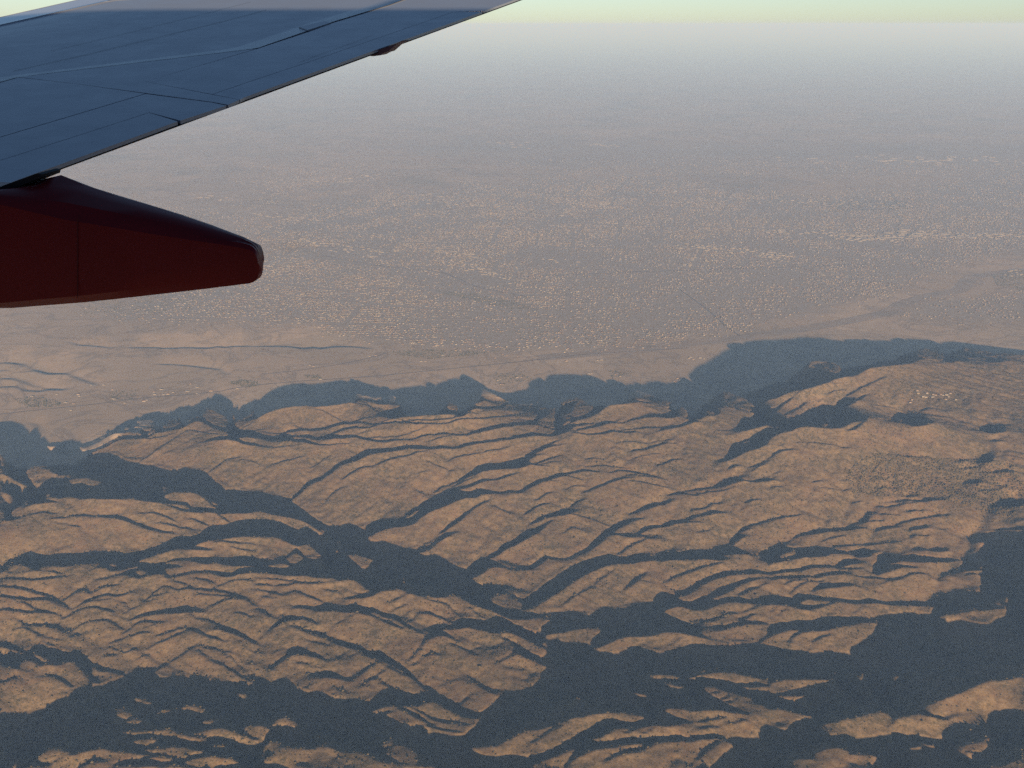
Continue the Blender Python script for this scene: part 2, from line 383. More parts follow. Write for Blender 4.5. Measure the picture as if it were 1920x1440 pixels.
T 8 470,490 540,450 600,420 660,440 720,490
T 7 700,440 760,410 900,385
T 11 510,560 600,525 680,490 740,470 810,460 880,470 1000,440
T 6 600,525 720,505 830,490
T 9 500,620 560,580 640,560 720,552 780,570 860,590
T 7 490,740 560,700 640,665 740,655 800,655
T 5 520,780 600,745 700,720
T 8 790,645 850,670 920,700
T 5 880,505 930,520 980,560
T 5 930,600 1050,530 1160,440 1240,390
T 10 1240,400 1320,425 1400,415 1500,415 1600,425 1700,440 1800,465 1860,490 1920,550
T 6 1060,500 1150,470 1280,450
T 6 1050,525 1180,495
T 6 1470,340 1540,345 1590,365 1600,410
T 6 1600,410 1660,375 1760,355 1920,350
T 7 1480,455 1600,465 1740,470 1830,490
T 7 1300,360 1390,380 1450,410
T 8 1600,545 1660,510 1740,490 1840,490
S 960,650 1030,610 1120,595 1230,585 1320,565 1410,548 1500,580 1560,605 1490,595 1400,600 1300,605 1180,605 1080,625
T 9 1420,610 1480,640 1560,655 1640,690
T 8 1740,598 1830,610 1920,640
T 10 920,740 980,700 1040,668 1120,662 1180,675 1240,668
T 5 1080,715 1180,685
S 1590,735 1640,700 1720,712 1800,740 1880,775 1925,800 1925,825 1860,800 1780,765 1700,745 1640,728
T 9 1180,770 1280,740 1340,720 1440,718
T 12 1440,722 1500,755 1570,775 1640,795 1700,815
T 9 830,815 900,785 1000,765 1120,745
T 8 1090,870 1160,825 1240,805 1340,760 1440,722
T 9 790,825 860,860 920,890
T 7 770,920 860,905 950,880 1020,865
T 6 980,950 1060,920 1120,890
T 9 1140,1035 1220,985 1300,940 1360,910 1440,855 1480,840
T 7 1500,850 1600,865 1720,885 1800,910
T 8 1480,880 1580,950 1700,1000 1800,1060 1900,1120
T 9 1660,890 1740,930 1800,985 1880,1040
T 6 1800,930 1920,985
T 7 1780,800 1860,850 1920,880
S 0,780 60,820 120,860 200,885 280,835 360,865 440,870 510,895 570,880 640,920 690,960 760,990 840,1015 900,1035 955,1055 1040,1035 1140,1040 1170,1080 1220,1100 1320,1085 1420,1095 1560,1110 1680,1130 1820,1115 1880,1140 1925,1145 1925,1445 0,1445 0,1355 80,1345 200,1325 320,1290 420,1260 510,1230 560,1185 640,1160 560,1180 500,1140 440,1090 360,1065 280,1050 200,1040 130,1020 20,1005 0,990
L 700,1010 760,1035 860,1045 900,1060 940,1075 870,1100 780,1130 720,1090 700,1050
L 690,1125 770,1150 700,1165
L 140,985 200,948 260,965 300,1000 340,985 380,990 440,980 490,965 540,955 590,990 640,1040 670,1130 640,1160 560,1180 510,1120 440,1080 380,1060 300,1060 220,1040 150,1020
L 0,1000 60,1020 120,1060 80,1090 0,1120
L 240,1075 330,1075 400,1100 470,1140 530,1190 520,1215 460,1225 400,1195 340,1150 280,1110
L 0,1125 60,1105 120,1105 180,1135 250,1200 310,1260 320,1290 200,1320 80,1345 0,1350
L 190,1140 250,1180 330,1240 380,1260 410,1230 330,1190 260,1150
L 215,895 280,905 340,935 385,955 340,958 270,935
L 0,848 80,870 180,900 140,915 60,890 0,870
T 12 0,1120 60,1105 110,1080
L 990,1250 1060,1240 1120,1262 1150,1285 1080,1285
L 870,1330 940,1300 960,1305 920,1345
L 875,1370 920,1345 1000,1350 970,1380 910,1392
L 945,1415 1010,1395 1080,1410 1020,1430
L 1140,1365 1220,1335 1330,1325 1400,1305 1480,1310 1535,1330 1490,1352 1420,1335 1340,1330 1260,1355
L 1750,1225 1810,1205 1865,1225 1820,1255
L 1500,1430 1530,1405 1600,1400 1620,1415 1560,1440
@ 480 1000 4
S 0,-5 850,-5 890,10 835,45 850,80 900,75 970,65 1040,90 1120,120 1190,130 1260,90 1340,45 1430,0 1480,0 1440,40 1370,65 1300,130 1215,180 1280,185 1340,172 1410,195 1460,235 1510,265 1550,272 1600,255 1650,200 1720,190 1790,140 1850,100 1925,60 1925,95 1870,120 1800,165 1730,200 1800,215 1860,245 1925,265 1925,280 1870,258 1790,252 1740,262 1680,310 1590,355 1640,385 1720,392 1800,395 1860,420 1925,470 1880,455 1820,450 1735,485 1760,520 1830,550 1925,585 1925,660 1860,630 1800,600 1700,565 1640,550 1580,515 1490,458 1440,475 1390,488 1300,480 1230,478 1160,455 1070,418 1000,438 930,445 880,478 890,490 800,490 700,492 610,485 700,480 790,465 740,445 660,435 600,415 500,395 400,380 300,378 260,395 160,385 0,388 0,375 120,378 240,385 300,360 420,365 520,370 600,362 530,340 460,335 360,320 240,320 140,305 0,300
L 0,45 160,45 200,60 140,65 80,90 0,85
L 0,100 80,105 150,75 230,85 290,110 270,135 200,170 120,190 60,165 0,140
L 0,155 60,180 100,190 0,192
L 310,120 390,100 440,130 495,180 430,178 380,175
L 225,190 260,165 300,165 350,190 310,230 250,215
L 375,195 420,182 490,208 430,208
L 60,250 180,230 240,250 250,262 160,260
L 0,240 30,248 0,252
L 440,0 520,0 490,25
L 680,190 760,182 820,195 900,222 850,230 855,245 800,270 750,235
L 585,205 630,210 600,216
L 590,135 635,125 610,138
L 1075,400 1110,395 1120,405
L 470,385 560,380 640,375 690,362 750,375 800,405 835,430 790,440 700,430 600,410
L 320,345 380,330 460,340 490,355 420,360
L 500,355 560,342 620,355 600,368
T 6 0,335 80,335 180,345 300,355
L 1340,25 1420,0 1430,5 1250,120 1240,110
T 8 1215,140 1300,105 1380,60 1430,30
T 10 0,420 80,430 140,445 200,470
T 6 40,455 120,490
T 9 200,480 280,435 340,450 400,480 480,510 530,545
T 6 520,425 620,450
T 6 1000,525 1060,490 1150,450
T 6 1000,590 1060,550 1120,535
T 6 1080,620 1160,575
S 260,548 340,555 440,560 540,542 620,555 680,555 730,540 800,555 880,570 960,600 1040,605 1090,645 1150,690 1230,730 1270,760 1180,740 1100,720 1020,700 960,665 900,640 840,620 760,605 680,605 600,590 480,600 400,580 300,570
L 840,600 900,602 960,625 990,645 930,640
L 990,650 1040,650 1110,690 1180,720 1220,740 1140,725 1060,690
T 5 600,690 680,640 740,615
S 80,725 140,675 200,635 260,622 300,638 380,635 440,665 500,710 440,690 380,655 300,655 250,655 190,675 130,710
S 240,690 320,700 400,730 500,750 580,800 640,812 720,828 780,855 840,888 920,880 1000,925 1080,970 1140,1020 1190,1070 1240,1120 1300,1165 1370,1210 1440,1245 1500,1280 1560,1320 1640,1345 1700,1345 1710,1370 1640,1390 1560,1375 1440,1320 1380,1285 1300,1275 1220,1295 1140,1300 1060,1300 980,1300 920,1325 860,1345 820,1280 840,1275 900,1240 970,1200 1010,1165 1060,1180 1120,1205 1180,1215 1260,1205 1330,1200 1280,1165 1210,1110 1150,1075 1090,1055 1000,1010 960,980 990,975 900,945 820,920 760,870 680,860 600,830 540,795 460,775 360,745 280,710
L 975,985 1050,1005 1120,1040 1100,1045 1020,1010
T 8 360,790 440,815 530,840 545,865
S 80,1010 150,955 250,900 240,880 290,868 360,880 440,900 500,935 550,960 490,950 400,925 330,915 260,915 160,985 90,1030
T 7 280,965 380,980 490,1010
T 5 90,910 160,870 220,860
T 6 0,870 60,900
T 7 0,800 50,835
T 6 580,960 660,895 700,870
T 6 640,965 700,930 740,905
T 9 740,1085 800,1040 880,985 940,955
T 10 770,1165 830,1110 900,1065 970,1025
T 9 860,1100 920,1080 960,1120 1000,1160
S 380,1035 470,1050 540,1035 620,1065 690,1090 740,1115 640,1090 560,1085 480,1085 440,1070
T 5 250,1085 340,1030
T 5 90,1060 160,1000
T 5 350,1165 410,1130
T 6 620,1160 680,1200 740,1220
T 5 560,1220 620,1190
T 12 0,560 60,590 130,635
T 8 130,640 180,615 250,600
S 1130,975 1200,880 1250,820 1280,770 1340,730 1360,700 1390,685 1450,700 1475,690 1500,660 1560,645 1640,655 1740,665 1760,630 1820,630 1880,655 1925,690 1925,750 1860,735 1820,755 1740,745 1660,725 1590,710 1500,718 1430,720 1370,730 1450,760 1520,810 1530,830 1460,790 1380,770 1320,780 1270,820 1230,860 1190,920
T 10 1220,595 1300,600 1360,625 1420,645 1480,675
T 7 1130,665 1180,630 1220,595
T 9 1250,485 1340,515 1420,525 1480,570 1540,630
T 5 1600,560 1660,610 1740,655
T 9 1460,830 1540,860 1600,890 1660,925
T 7 1190,975 1260,920 1320,895 1380,925
T 14 1820,770 1880,790 1925,815
T 6 1790,860 1860,810
T 7 1780,990 1850,950 1920,915
T 9 1620,1080 1680,1140 1760,1185 1820,1225
T 8 1500,1285 1560,1250 1620,1200
T 6 1360,1215 1440,1250 1500,1275
S 0,1085 60,1095 130,1125 210,1095 270,1130 330,1180 380,1215 440,1190 520,1220 600,1250 680,1265 760,1245 820,1280 870,1345 880,1445 0,1445
L 130,1440 160,1400 220,1385 290,1410 330,1445
S 820,1345 900,1325 960,1345 1060,1330 980,1385 1050,1420 1100,1445 820,1445
L 860,1355 920,1325 1000,1305 1060,1310 1060,1330 960,1345 890,1362
L 980,1385 1060,1335 1140,1350 1240,1400 1310,1445 1180,1445 1080,1410
T 22 1080,1310 1160,1345 1240,1390 1340,1440
T 12 1180,1310 1260,1350 1340,1385 1460,1410 1600,1435
L 1240,1290 1340,1280 1420,1310 1520,1365 1600,1395 1680,1400 1600,1415 1480,1385 1360,1345
S 1700,1345 1760,1300 1820,1240 1860,1205 1925,1195 1925,1445 1650,1445 1690,1400
@ 960 1000 4
S 0,60 60,20 100,-5 210,-5 120,40 50,75 0,100
S 0,262 60,262 130,235 200,190 250,165 320,178 410,180 480,150 560,115 600,70 640,35 680,-5 850,-5 930,12 1050,5 1000,20 900,35 820,22 740,12 700,30 680,60 640,85 580,125 500,155 440,185 340,190 260,185 200,230 130,265 60,275 0,278
T 9 790,165 850,115 920,75 1020,35 1110,5
S 80,500 180,435 270,360 350,310 440,255 540,210 650,180 740,158 800,180 860,180 930,172 960,155 1020,170 1060,178 1090,160 1140,143 1260,140 1340,125 1400,120 1470,125 1530,105 1600,95 1680,100 1740,120 1800,150 1840,165 1870,125 1925,118 1925,220 1880,200 1830,170 1780,160 1700,150 1560,165 1640,185 1600,200 1480,195 1340,200 1200,198 1120,212 1040,208 960,215 880,232 800,228 720,240 640,270 560,300 500,340 430,380 350,430 280,480 200,530 120,575 70,575 70,530
S 0,450 40,470 80,500 70,560 0,560
L 0,485 40,500 75,530 70,555 0,550
S 0,565 90,595 160,595 220,620 270,640 340,615 420,605 500,620 560,635 620,595 680,575 760,575 860,570 960,540 1030,520 1080,485 1130,450 1180,465 1230,458 1320,410 1400,355 1480,325 1560,295 1660,280 1740,278 1790,265 1860,270 1925,285 1925,1445 0,1445
L 1230,490 1290,465 1350,430 1420,380 1500,345 1600,320 1700,305 1780,300 1840,295 1925,295 1925,330 1880,330 1800,335 1720,355 1640,385 1560,410 1480,465 1410,485 1350,515 1280,510
L 1500,482 1560,460 1620,440 1700,400 1780,375 1860,355 1925,350 1925,372 1860,390 1780,412 1700,450 1700,470 1640,470 1560,488
L 1715,470 1800,430 1880,400 1925,390 1925,462 1840,485 1760,488
L 1100,608 1180,575 1240,552 1300,560 1370,580 1440,575 1520,545 1600,520 1680,520 1760,530 1840,540 1925,540 1925,675 1860,665 1720,670 1620,690 1520,690 1460,705 1400,710 1390,690 1300,670 1200,640
T 10 1400,685 1440,662 1510,650 1580,625 1640,600 1680,595
T 6 1710,650 1760,625 1820,605
T 6 1720,590 1800,570 1860,545
L 1440,740 1500,720 1560,740 1640,720 1740,705 1840,695 1925,690 1925,735 1870,780 1800,815 1720,815 1600,830 1530,800
L 1840,835 1925,785 1925,835
T 10 1170,350 1240,315 1320,290 1400,260 1480,240 1570,220
T 8 350,545 430,485 500,445 600,400
T 7 600,400 660,340 760,275
S 830,430 870,390 920,340 1000,290 990,315 930,365 880,395
T 5 990,350 1050,380
S 1640,85 1640,40 1690,8 1760,15 1700,50 1650,85
T 8 1600,95 1650,60
L 0,645 60,655 140,650 200,640 250,645 272,665 220,700 180,740 120,720 60,695 0,680
L 255,780 330,765 380,760 450,735 540,725 620,728 650,742 610,780 560,825 460,822 380,820 340,790 290,795
L 0,770 60,785 130,820 200,850 258,875 210,910 130,880 60,840 0,800
L 0,840 20,850 0,905
L 0,925 30,905 90,935 160,960 220,990 262,1015 220,1060 215,1110 150,1160 80,1195 0,1200
L 610,905 700,840 780,800 860,778 960,780 1060,770 1140,745 1220,742 1310,765 1400,780 1470,795 1570,845 1500,858 1420,840 1330,848 1250,875 1180,895 1100,910 1050,900 940,865 880,865 830,900 760,915 680,915
T 5 950,870 1010,835
T 6 1040,885 1100,855
T 5 1180,840 1270,780
L 1025,1110 1070,1075 1120,1070 1210,1070 1275,1092 1200,1100 1130,1095 1060,1115
L 1280,1110 1360,1085 1400,1040 1460,1025 1560,1022 1640,1040 1720,1060 1810,1080 1925,1095 1925,1130 1840,1120 1740,1130 1650,1125 1580,1100 1480,1090 1400,1095 1330,1110
T 8 1370,1065 1460,1045 1560,1035 1640,1045
L 1130,1145 1200,1140 1320,1168 1270,1180 1200,1178
L 865,1212 930,1212 1010,1215 1010,1240 960,1245 900,1230
L 1060,1235 1120,1225 1090,1242
L 440,1275 550,1265 500,1278
L 1440,1190 1530,1168 1600,1195 1700,1220 1780,1240 1820,1275 1925,1300 1925,1340 1830,1345 1740,1320 1640,1290 1560,1250 1490,1225
T 6 1480,1210 1540,1190
T 6 1570,1240 1640,1215
T 6 1600,1265 1700,1240
L 1690,1150 1780,1150 1925,1150 1925,1185 1820,1175
L 320,1440 420,1395 520,1375 620,1355 720,1350 800,1340 880,1350 960,1370 1040,1385 960,1405 890,1420 820,1410 760,1395 700,1400 640,1430 600,1445
L 1110,1325 1200,1310 1280,1315 1340,1335 1420,1330 1540,1325 1640,1340 1740,1355 1925,1365 1925,1445 1150,1445 1300,1425 1380,1420 1300,1400 1200,1370
T 12 1400,1415 1500,1390 1600,1380
T 10 1600,1420 1700,1405 1750,1398
@ 1440 1000 4
S 0,112 60,90 100,70 150,40 200,5 280,-5 200,25 150,60 120,90 180,100 260,108 340,100 430,105 500,115 560,125 620,130 700,118 760,118 840,128 780,140 760,160 740,175 680,180 640,165 600,148 540,150 460,145 440,165 340,178 240,185 160,200 80,215 0,235
L 75,165 140,140 210,135 200,155 110,178
T 7 395,65 440,40 520,20 600,8
T 8 470,105 560,88 680,82 800,75 920,60 1000,55
T 6 1000,45 1100,10 1200,15
S 820,165 900,160 1000,175 1080,160 1200,172 1330,180 1450,190 1350,205 1240,212 1100,212 1000,208 940,230 880,245 960,240 1060,240 1140,250 1060,262 980,265 900,290 840,310 780,300 790,240 820,210
S 1080,115 1130,102 1200,118 1270,100 1340,105 1350,130 1260,138 1200,128 1120,125
S 500,235 560,195 640,195 740,215 660,225 580,235 520,250
T 14 0,295 80,285 160,270 240,262 320,238 400,240 500,240
T 8 500,250 600,265 700,262
T 16 0,345 80,335 180,325 300,318
T 20 300,318 400,312 500,295 620,300
T 8 620,310 720,325 820,335 900,345
T 8 110,385 180,360 260,350
T 7 150,455 220,400 300,360 420,350
S 300,440 360,410 400,385 480,380 560,372 640,385 700,400 620,395 560,400 500,412 400,420
T 8 850,380 920,350 1000,340 1060,310 1140,295 1220,305
T 8 1220,320 1300,340
T 8 1260,330 1340,290 1480,275 1600,270
S 0,468 100,480 180,480 230,460 300,465 400,480 500,490 620,495 760,490 860,510 960,512 1060,520 1200,522 1262,552 1180,548 1060,545 940,540 860,530 740,515 640,520 540,510 440,545 380,560 310,580 240,575 160,545 80,540 0,535
L 225,520 310,500 350,515 480,515 420,535 300,540
S 1500,12 1700,-5 1925,-5 1925,1055 1800,1095 1640,1105 1560,1145 1440,1195 1300,1240 1160,1300 1200,1335 1260,1350 1400,1345 1520,1340 1440,1355 1330,1375 1240,1370 1160,1355 1080,1355 1000,1380 940,1410 930,1440 935,1380 900,1345 830,1330 740,1350 640,1385 540,1395 430,1425 350,1445 0,1445 0,715 40,690 100,675 240,660 330,665 400,640 500,628 620,635 740,640 830,625 920,610 1020,597 1100,597 1150,610 1210,628 1240,580 1262,552 1200,522 1240,500 1300,460 1380,442 1480,445 1590,455 1600,380 1590,310 1450,310 1600,290 1610,265 1440,262 1470,205 1450,190 1490,165 1560,155 1600,110 1630,80 1560,65 1500,40
L 1250,655 1330,620 1420,585 1520,565 1600,580 1700,565 1790,570 1780,630 1700,655 1640,700 1560,700 1480,670 1420,650 1340,670 1280,675
T 8 1380,610 1460,590 1540,580
L 0,800 80,760 150,740 240,738 180,765 130,805 180,820 100,828 0,838
L 35,858 180,820 150,800 260,745 340,735 420,740 480,720 560,700 640,675 740,672 832,675 800,720 740,780 680,825 590,890 500,895 300,890 200,880 100,875
T 10 330,810 400,775 480,770
T 6 0,600 60,565
T 5 60,620 140,570
T 5 450,620 520,570
T 5 640,600 700,560
L 0,1150 60,1115 130,1105 240,1105 380,1105 500,1105 420,1130 340,1140 220,1160 100,1185 0,1195
L 0,1095 25,1100 0,1110
L 40,1220 160,1220 285,1225 220,1250 120,1245
L 650,1155 725,1140 690,1175
L 885,1155 970,1155 945,1180
L 0,1340 100,1330 190,1355 320,1380 240,1395 160,1400 60,1425 0,1445
L 60,1445 160,1400 320,1380 280,1395 180,1430 150,1445
S 1600,1445 1620,1395 1680,1340 1760,1325 1830,1322 1925,1335 1925,1445
@ 0 1320 3
S -5,100 1925,100 1925,365 -5,365
L 655,165 760,150 860,150 960,140 1010,160 1070,180 1170,195 1140,215 1060,205 960,180 840,172 720,175
L 735,210 800,195 880,205 820,228 770,225
L 215,295 290,262 340,268 400,280 340,300 230,318
L 100,355 240,350 340,315 420,285 500,265 570,245 640,260 720,270 830,285 720,305 660,325 600,315 560,290 520,300 440,330 380,360 360,365 100,365
L 420,365 520,325 580,320 660,340 760,345 900,345 1100,350 1300,362 1300,368
L 780,265 860,255 960,240 1050,240 1110,260 1190,265 1100,275 1030,295 960,285 880,270
L 830,295 900,290 990,305 900,308
L 1050,320 1120,300 1200,300 1280,310 1360,330 1260,338 1150,340
L 1100,170 1180,150 1260,145 1320,165 1400,190 1450,200 1420,220 1340,205 1240,185 1140,180
L 1375,140 1420,118 1470,122 1515,150 1470,195 1430,180 1390,160
L 1520,130 1590,82 1640,100 1695,122 1650,140 1590,125
L 1180,240 1220,225 1290,245 1230,248
L 1480,255 1500,225 1550,212 1580,235 1520,260
L 1780,175 1800,170 1815,185 1795,200
L 1800,220 1860,210 1830,225
L 1540,270 1620,255 1700,262 1800,262 1860,285 1900,300 1920,310 1920,365 1700,365 1640,330 1580,300
L 1480,315 1530,295 1580,310 1650,340 1600,340 1540,330 1490,330
L 1760,235 1860,245 1925,265 1900,280 1820,260
@ 640 1320 3
S -5,100 1925,100 1925,365 -5,365
L 0,265 80,270 160,290 240,330 330,335 430,345 540,352 540,368 0,368
T 6 20,300 100,305 180,330
L 205,240 275,198 300,215 270,235
L 245,280 310,235 380,250 430,290 410,325 330,315
L 340,80 420,120 560,165 650,190 700,180 760,130 800,80 760,110 640,95 500,60
T 8 440,105 540,140 680,165
L 705,250 780,240 870,235 960,190 1040,145 1110,142 1200,110 1300,80 1420,60 1560,48 1660,60 1735,75 1640,105 1560,88 1500,95 1440,120 1380,150 1300,195 1200,250 1120,280 1030,298 980,290 900,298 800,300 740,285
T 7 1060,225 1140,170 1220,125 1320,85
L 1070,335 1150,310 1240,285 1310,262 1260,310 1210,355 1110,350
L 1230,370 1320,300 1400,260 1500,245 1600,225 1660,218 1700,235 1640,245 1560,265 1500,295 1460,320 1560,285 1680,265 1720,240 1780,215 1925,200 1925,370
T 10 1480,315 1540,280 1620,258 1690,252
L 1390,205 1480,180 1520,145 1580,130 1650,135 1740,122 1840,110 1925,110 1925,165 1820,180 1700,190 1600,190 1500,210 1420,215
T 6 1590,165 1650,140
T 6 1700,165 1750,135
T 6 1860,270 1920,235
@ 1280 1320 3
S -5,100 1925,100 1925,365 -5,365
L 0,120 100,100 200,80 320,60 500,60 560,40 640,60 720,75 700,95 640,100 600,135 580,160 520,145 460,130 430,160 390,185 300,192 230,185 180,165 100,175 0,180
T 8 190,125 240,105 320,95
T 7 30,165 100,130 190,130
T 6 490,135 560,95 660,80
L 0,205 100,190 190,190 250,200 295,235 240,270 200,310 130,355 120,370 0,370
T 14 20,350 100,270 200,200
L 760,130 830,95 940,85 1020,55 1110,40 1170,50 1180,80 1140,140 1100,180 1000,188 900,175 820,178
L 1105,178 1150,130 1200,90 1290,60 1380,70 1480,80 1600,55 1700,55 1690,100 1640,160 1560,152 1500,170 1430,200 1360,185 1260,170 1180,170
L 730,275 800,250 870,240 930,265 940,285 1020,280 1100,290 1060,330 1030,368 600,368 550,325 640,305 740,305
L 1215,288 1280,265 1340,258 1310,278
L 1340,240 1400,240 1430,258 1380,262
L 1510,255 1580,240 1640,222 1690,215 1718,230 1670,265 1600,262
L 1560,278 1670,285 1640,300 1590,295
L 1700,350 1800,340 1870,320 1925,300 1925,368 1760,368
"""
def fill(P, W, H):
    m = np.zeros((H, W), bool); x = P[:, 0]; y = P[:, 1]; x2 = np.roll(x, -1); y2 = np.roll(y, -1)
    for r in range(max(0, int(y.min())), min(H - 1, int(y.max()) + 1) + 1):
        yy = r + .5; k = ((y <= yy) & (y2 > yy)) | ((y2 <= yy) & (y > yy))
        if not k.any(): continue
        xs = np.sort(x[k] + (yy - y[k]) / (y2[k] - y[k]) * (x2[k] - x[k]))
        for a, b in zip(xs[::2], xs[1::2]):
            i0 = max(0, int(math.ceil(a - .5))); i1 = min(W, int(math.ceil(b - .5)))
            if i1 > i0: m[r, i0:i1] ^= True
    return m
def ribbon(P, w):
    d = np.gradient(P, axis=0); n = np.stack([-d[:, 1], d[:, 0]], 1); n /= np.linalg.norm(n, axis=1)[:, None] + 1e-9
    ww = w / 2 * (0.35 + 0.65 * np.sin(np.pi * (0.12 + 0.76 * np.linspace(0, 1, len(P)))))
    return np.concatenate([P + n * ww[:, None], (P - n * ww[:, None])[::-1]])
def relief_mask():
    M = np.zeros((1440, 1920), bool)
    for ln in RELIEF.strip().split('\n'):
        t = ln.split()
        if t[0] == '@':
            ox, oy, sc = float(t[1]), float(t[2]), float(t[3])
            x0, y0, x1, y1 = int(ox), int(oy), int(ox + 1920 / sc), int(oy + (360 if sc == 4 else 120))
            if sc == 3: y0 = 1360
            if y0 == 640: y0 = 600
            continue
        pts = t[2:] if t[0] == 'T' else t[1:]
        P = np.array([[float(v) for v in p.split(',')] for p in pts]) / sc + [ox, oy]
        if t[0] == 'T': P = ribbon(P, float(t[1]) / sc * 1.15 + .6)
        if t[0] == 'L' and np.ptp(P[:, 0]) < 130 and np.ptp(P[:, 1]) < 45 and y0 >= 1000:
            c = P.mean(0); P = c + (P - c) * [1.12, 1.30]          # small sunlit knolls: allow for what the relief smooths away
        m = fill(P - [x0, y0], x1 - x0, y1 - y0); v = M[y0:y1, x0:x1]
        if t[0] == 'L': v &= ~m
        else: v |= m
    return M
GS0, GS1, GT0, GT1 = 1600.0, 12400.0, -3600.0, 8800.0
def grid(dx):
    Sg, Tg = np.meshgrid(np.arange(GS0, GS1, dx), np.arange(GT0, GT1, dx), indexing='ij')
    return Sg, Tg, Sg * SH[0] + Tg * TH[0], Sg * SH[1] + Tg * TH[1]
def sample_mask(M, px, py):
    dx = px - VPX; dy = py - VPY; k = np.ones_like(px)
    with np.errstate(all='ignore'):
        k = np.where(py > 1438, np.minimum(k, (1438 - VPY) / dy), k)
        k = np.where(px > 1918, np.minimum(k, (1918 - VPX) / dx), k)
        k = np.where(px < 1, np.minimum(k, (1 - VPX) / dx), k)
    qx = VPX + dx * k; qy = VPY + dy * k
    return M[np.clip(qy, 0, 1439).astype(int), np.clip(qx, 0, 1919).astype(int)] & (py > 463) & (qy > 600) & (k > 0.93)
def resize(A, sh):
    i = np.linspace(0, A.shape[0] - 1, sh[0]); j = np.linspace(0, A.shape[1] - 1, sh[1])
    i0 = np.minimum(i.astype(int), A.shape[0] - 2); j0 = np.minimum(j.astype(int), A.shape[1] - 2)
    fi = (i - i0)[:, None]; fj = (j - j0)[None]
    R = A[i0] * (1 - fi) + A[i0 + 1] * fi
    return R[:, j0] * (1 - fj) + R[:, j0 + 1] * fj
def blur(A, n):
    for _ in range(n):
        P = np.pad(A, 1, mode='edge'); A = (P[:-2, 1:-1] + 2 * P[1:-1, 1:-1] + P[2:, 1:-1]) / 4
        P = np.pad(A, 1, mode='edge'); A = (P[1:-1, :-2] + 2 * P[1:-1, 1:-1] + P[1:-1, 2:]) / 4
    return A
def cg(ws, wt, g, wb, B, x, n):
    ws, wt, g, wb, B, x = (v.astype(np.float32) for v in (ws, wt, g, wb, B, x))
    def A(v):
        r = wb * v
        q = ws * (v[1:] - v[:-1]); r[1:] += q; r[:-1] -= q
        q = wt * (v[:, 1:] - v[:, :-1]); r[:, 1:] += q; r[:, :-1] -= q
        return r
    b = wb * B; q = ws * g; b[1:] += q; b[:-1] -= q
    dg = wb.copy(); dg[1:] += ws; dg[:-1] += ws; dg[:, 1:] += wt; dg[:, :-1] += wt
    r = b - A(x); z = r / dg; p = z.copy(); rz = float(np.vdot(r, z))
    for i in range(n):
        Ap = A(p); al = rz / float(np.vdot(p, Ap)); x = x + al * p; r = r - al * Ap
        z = r / dg; r2 = float(np.vdot(r, z)); p = z + (r2 / rz) * p; rz = r2
    return x
def spectral(shape, dx, lam, seed):
    """smooth random field with features about lam metres wide, unit spread"""
    k = max(1, int(round(lam / dx / 4)))
    rs = np.random.RandomState(seed)
    a = rs.standard_normal((shape[0] // k + 6, shape[1] // k + 6)); a = blur(a, 3)
    a = resize(a, shape); a = blur(a, 2)
    return (a - a.mean()) / a.std()
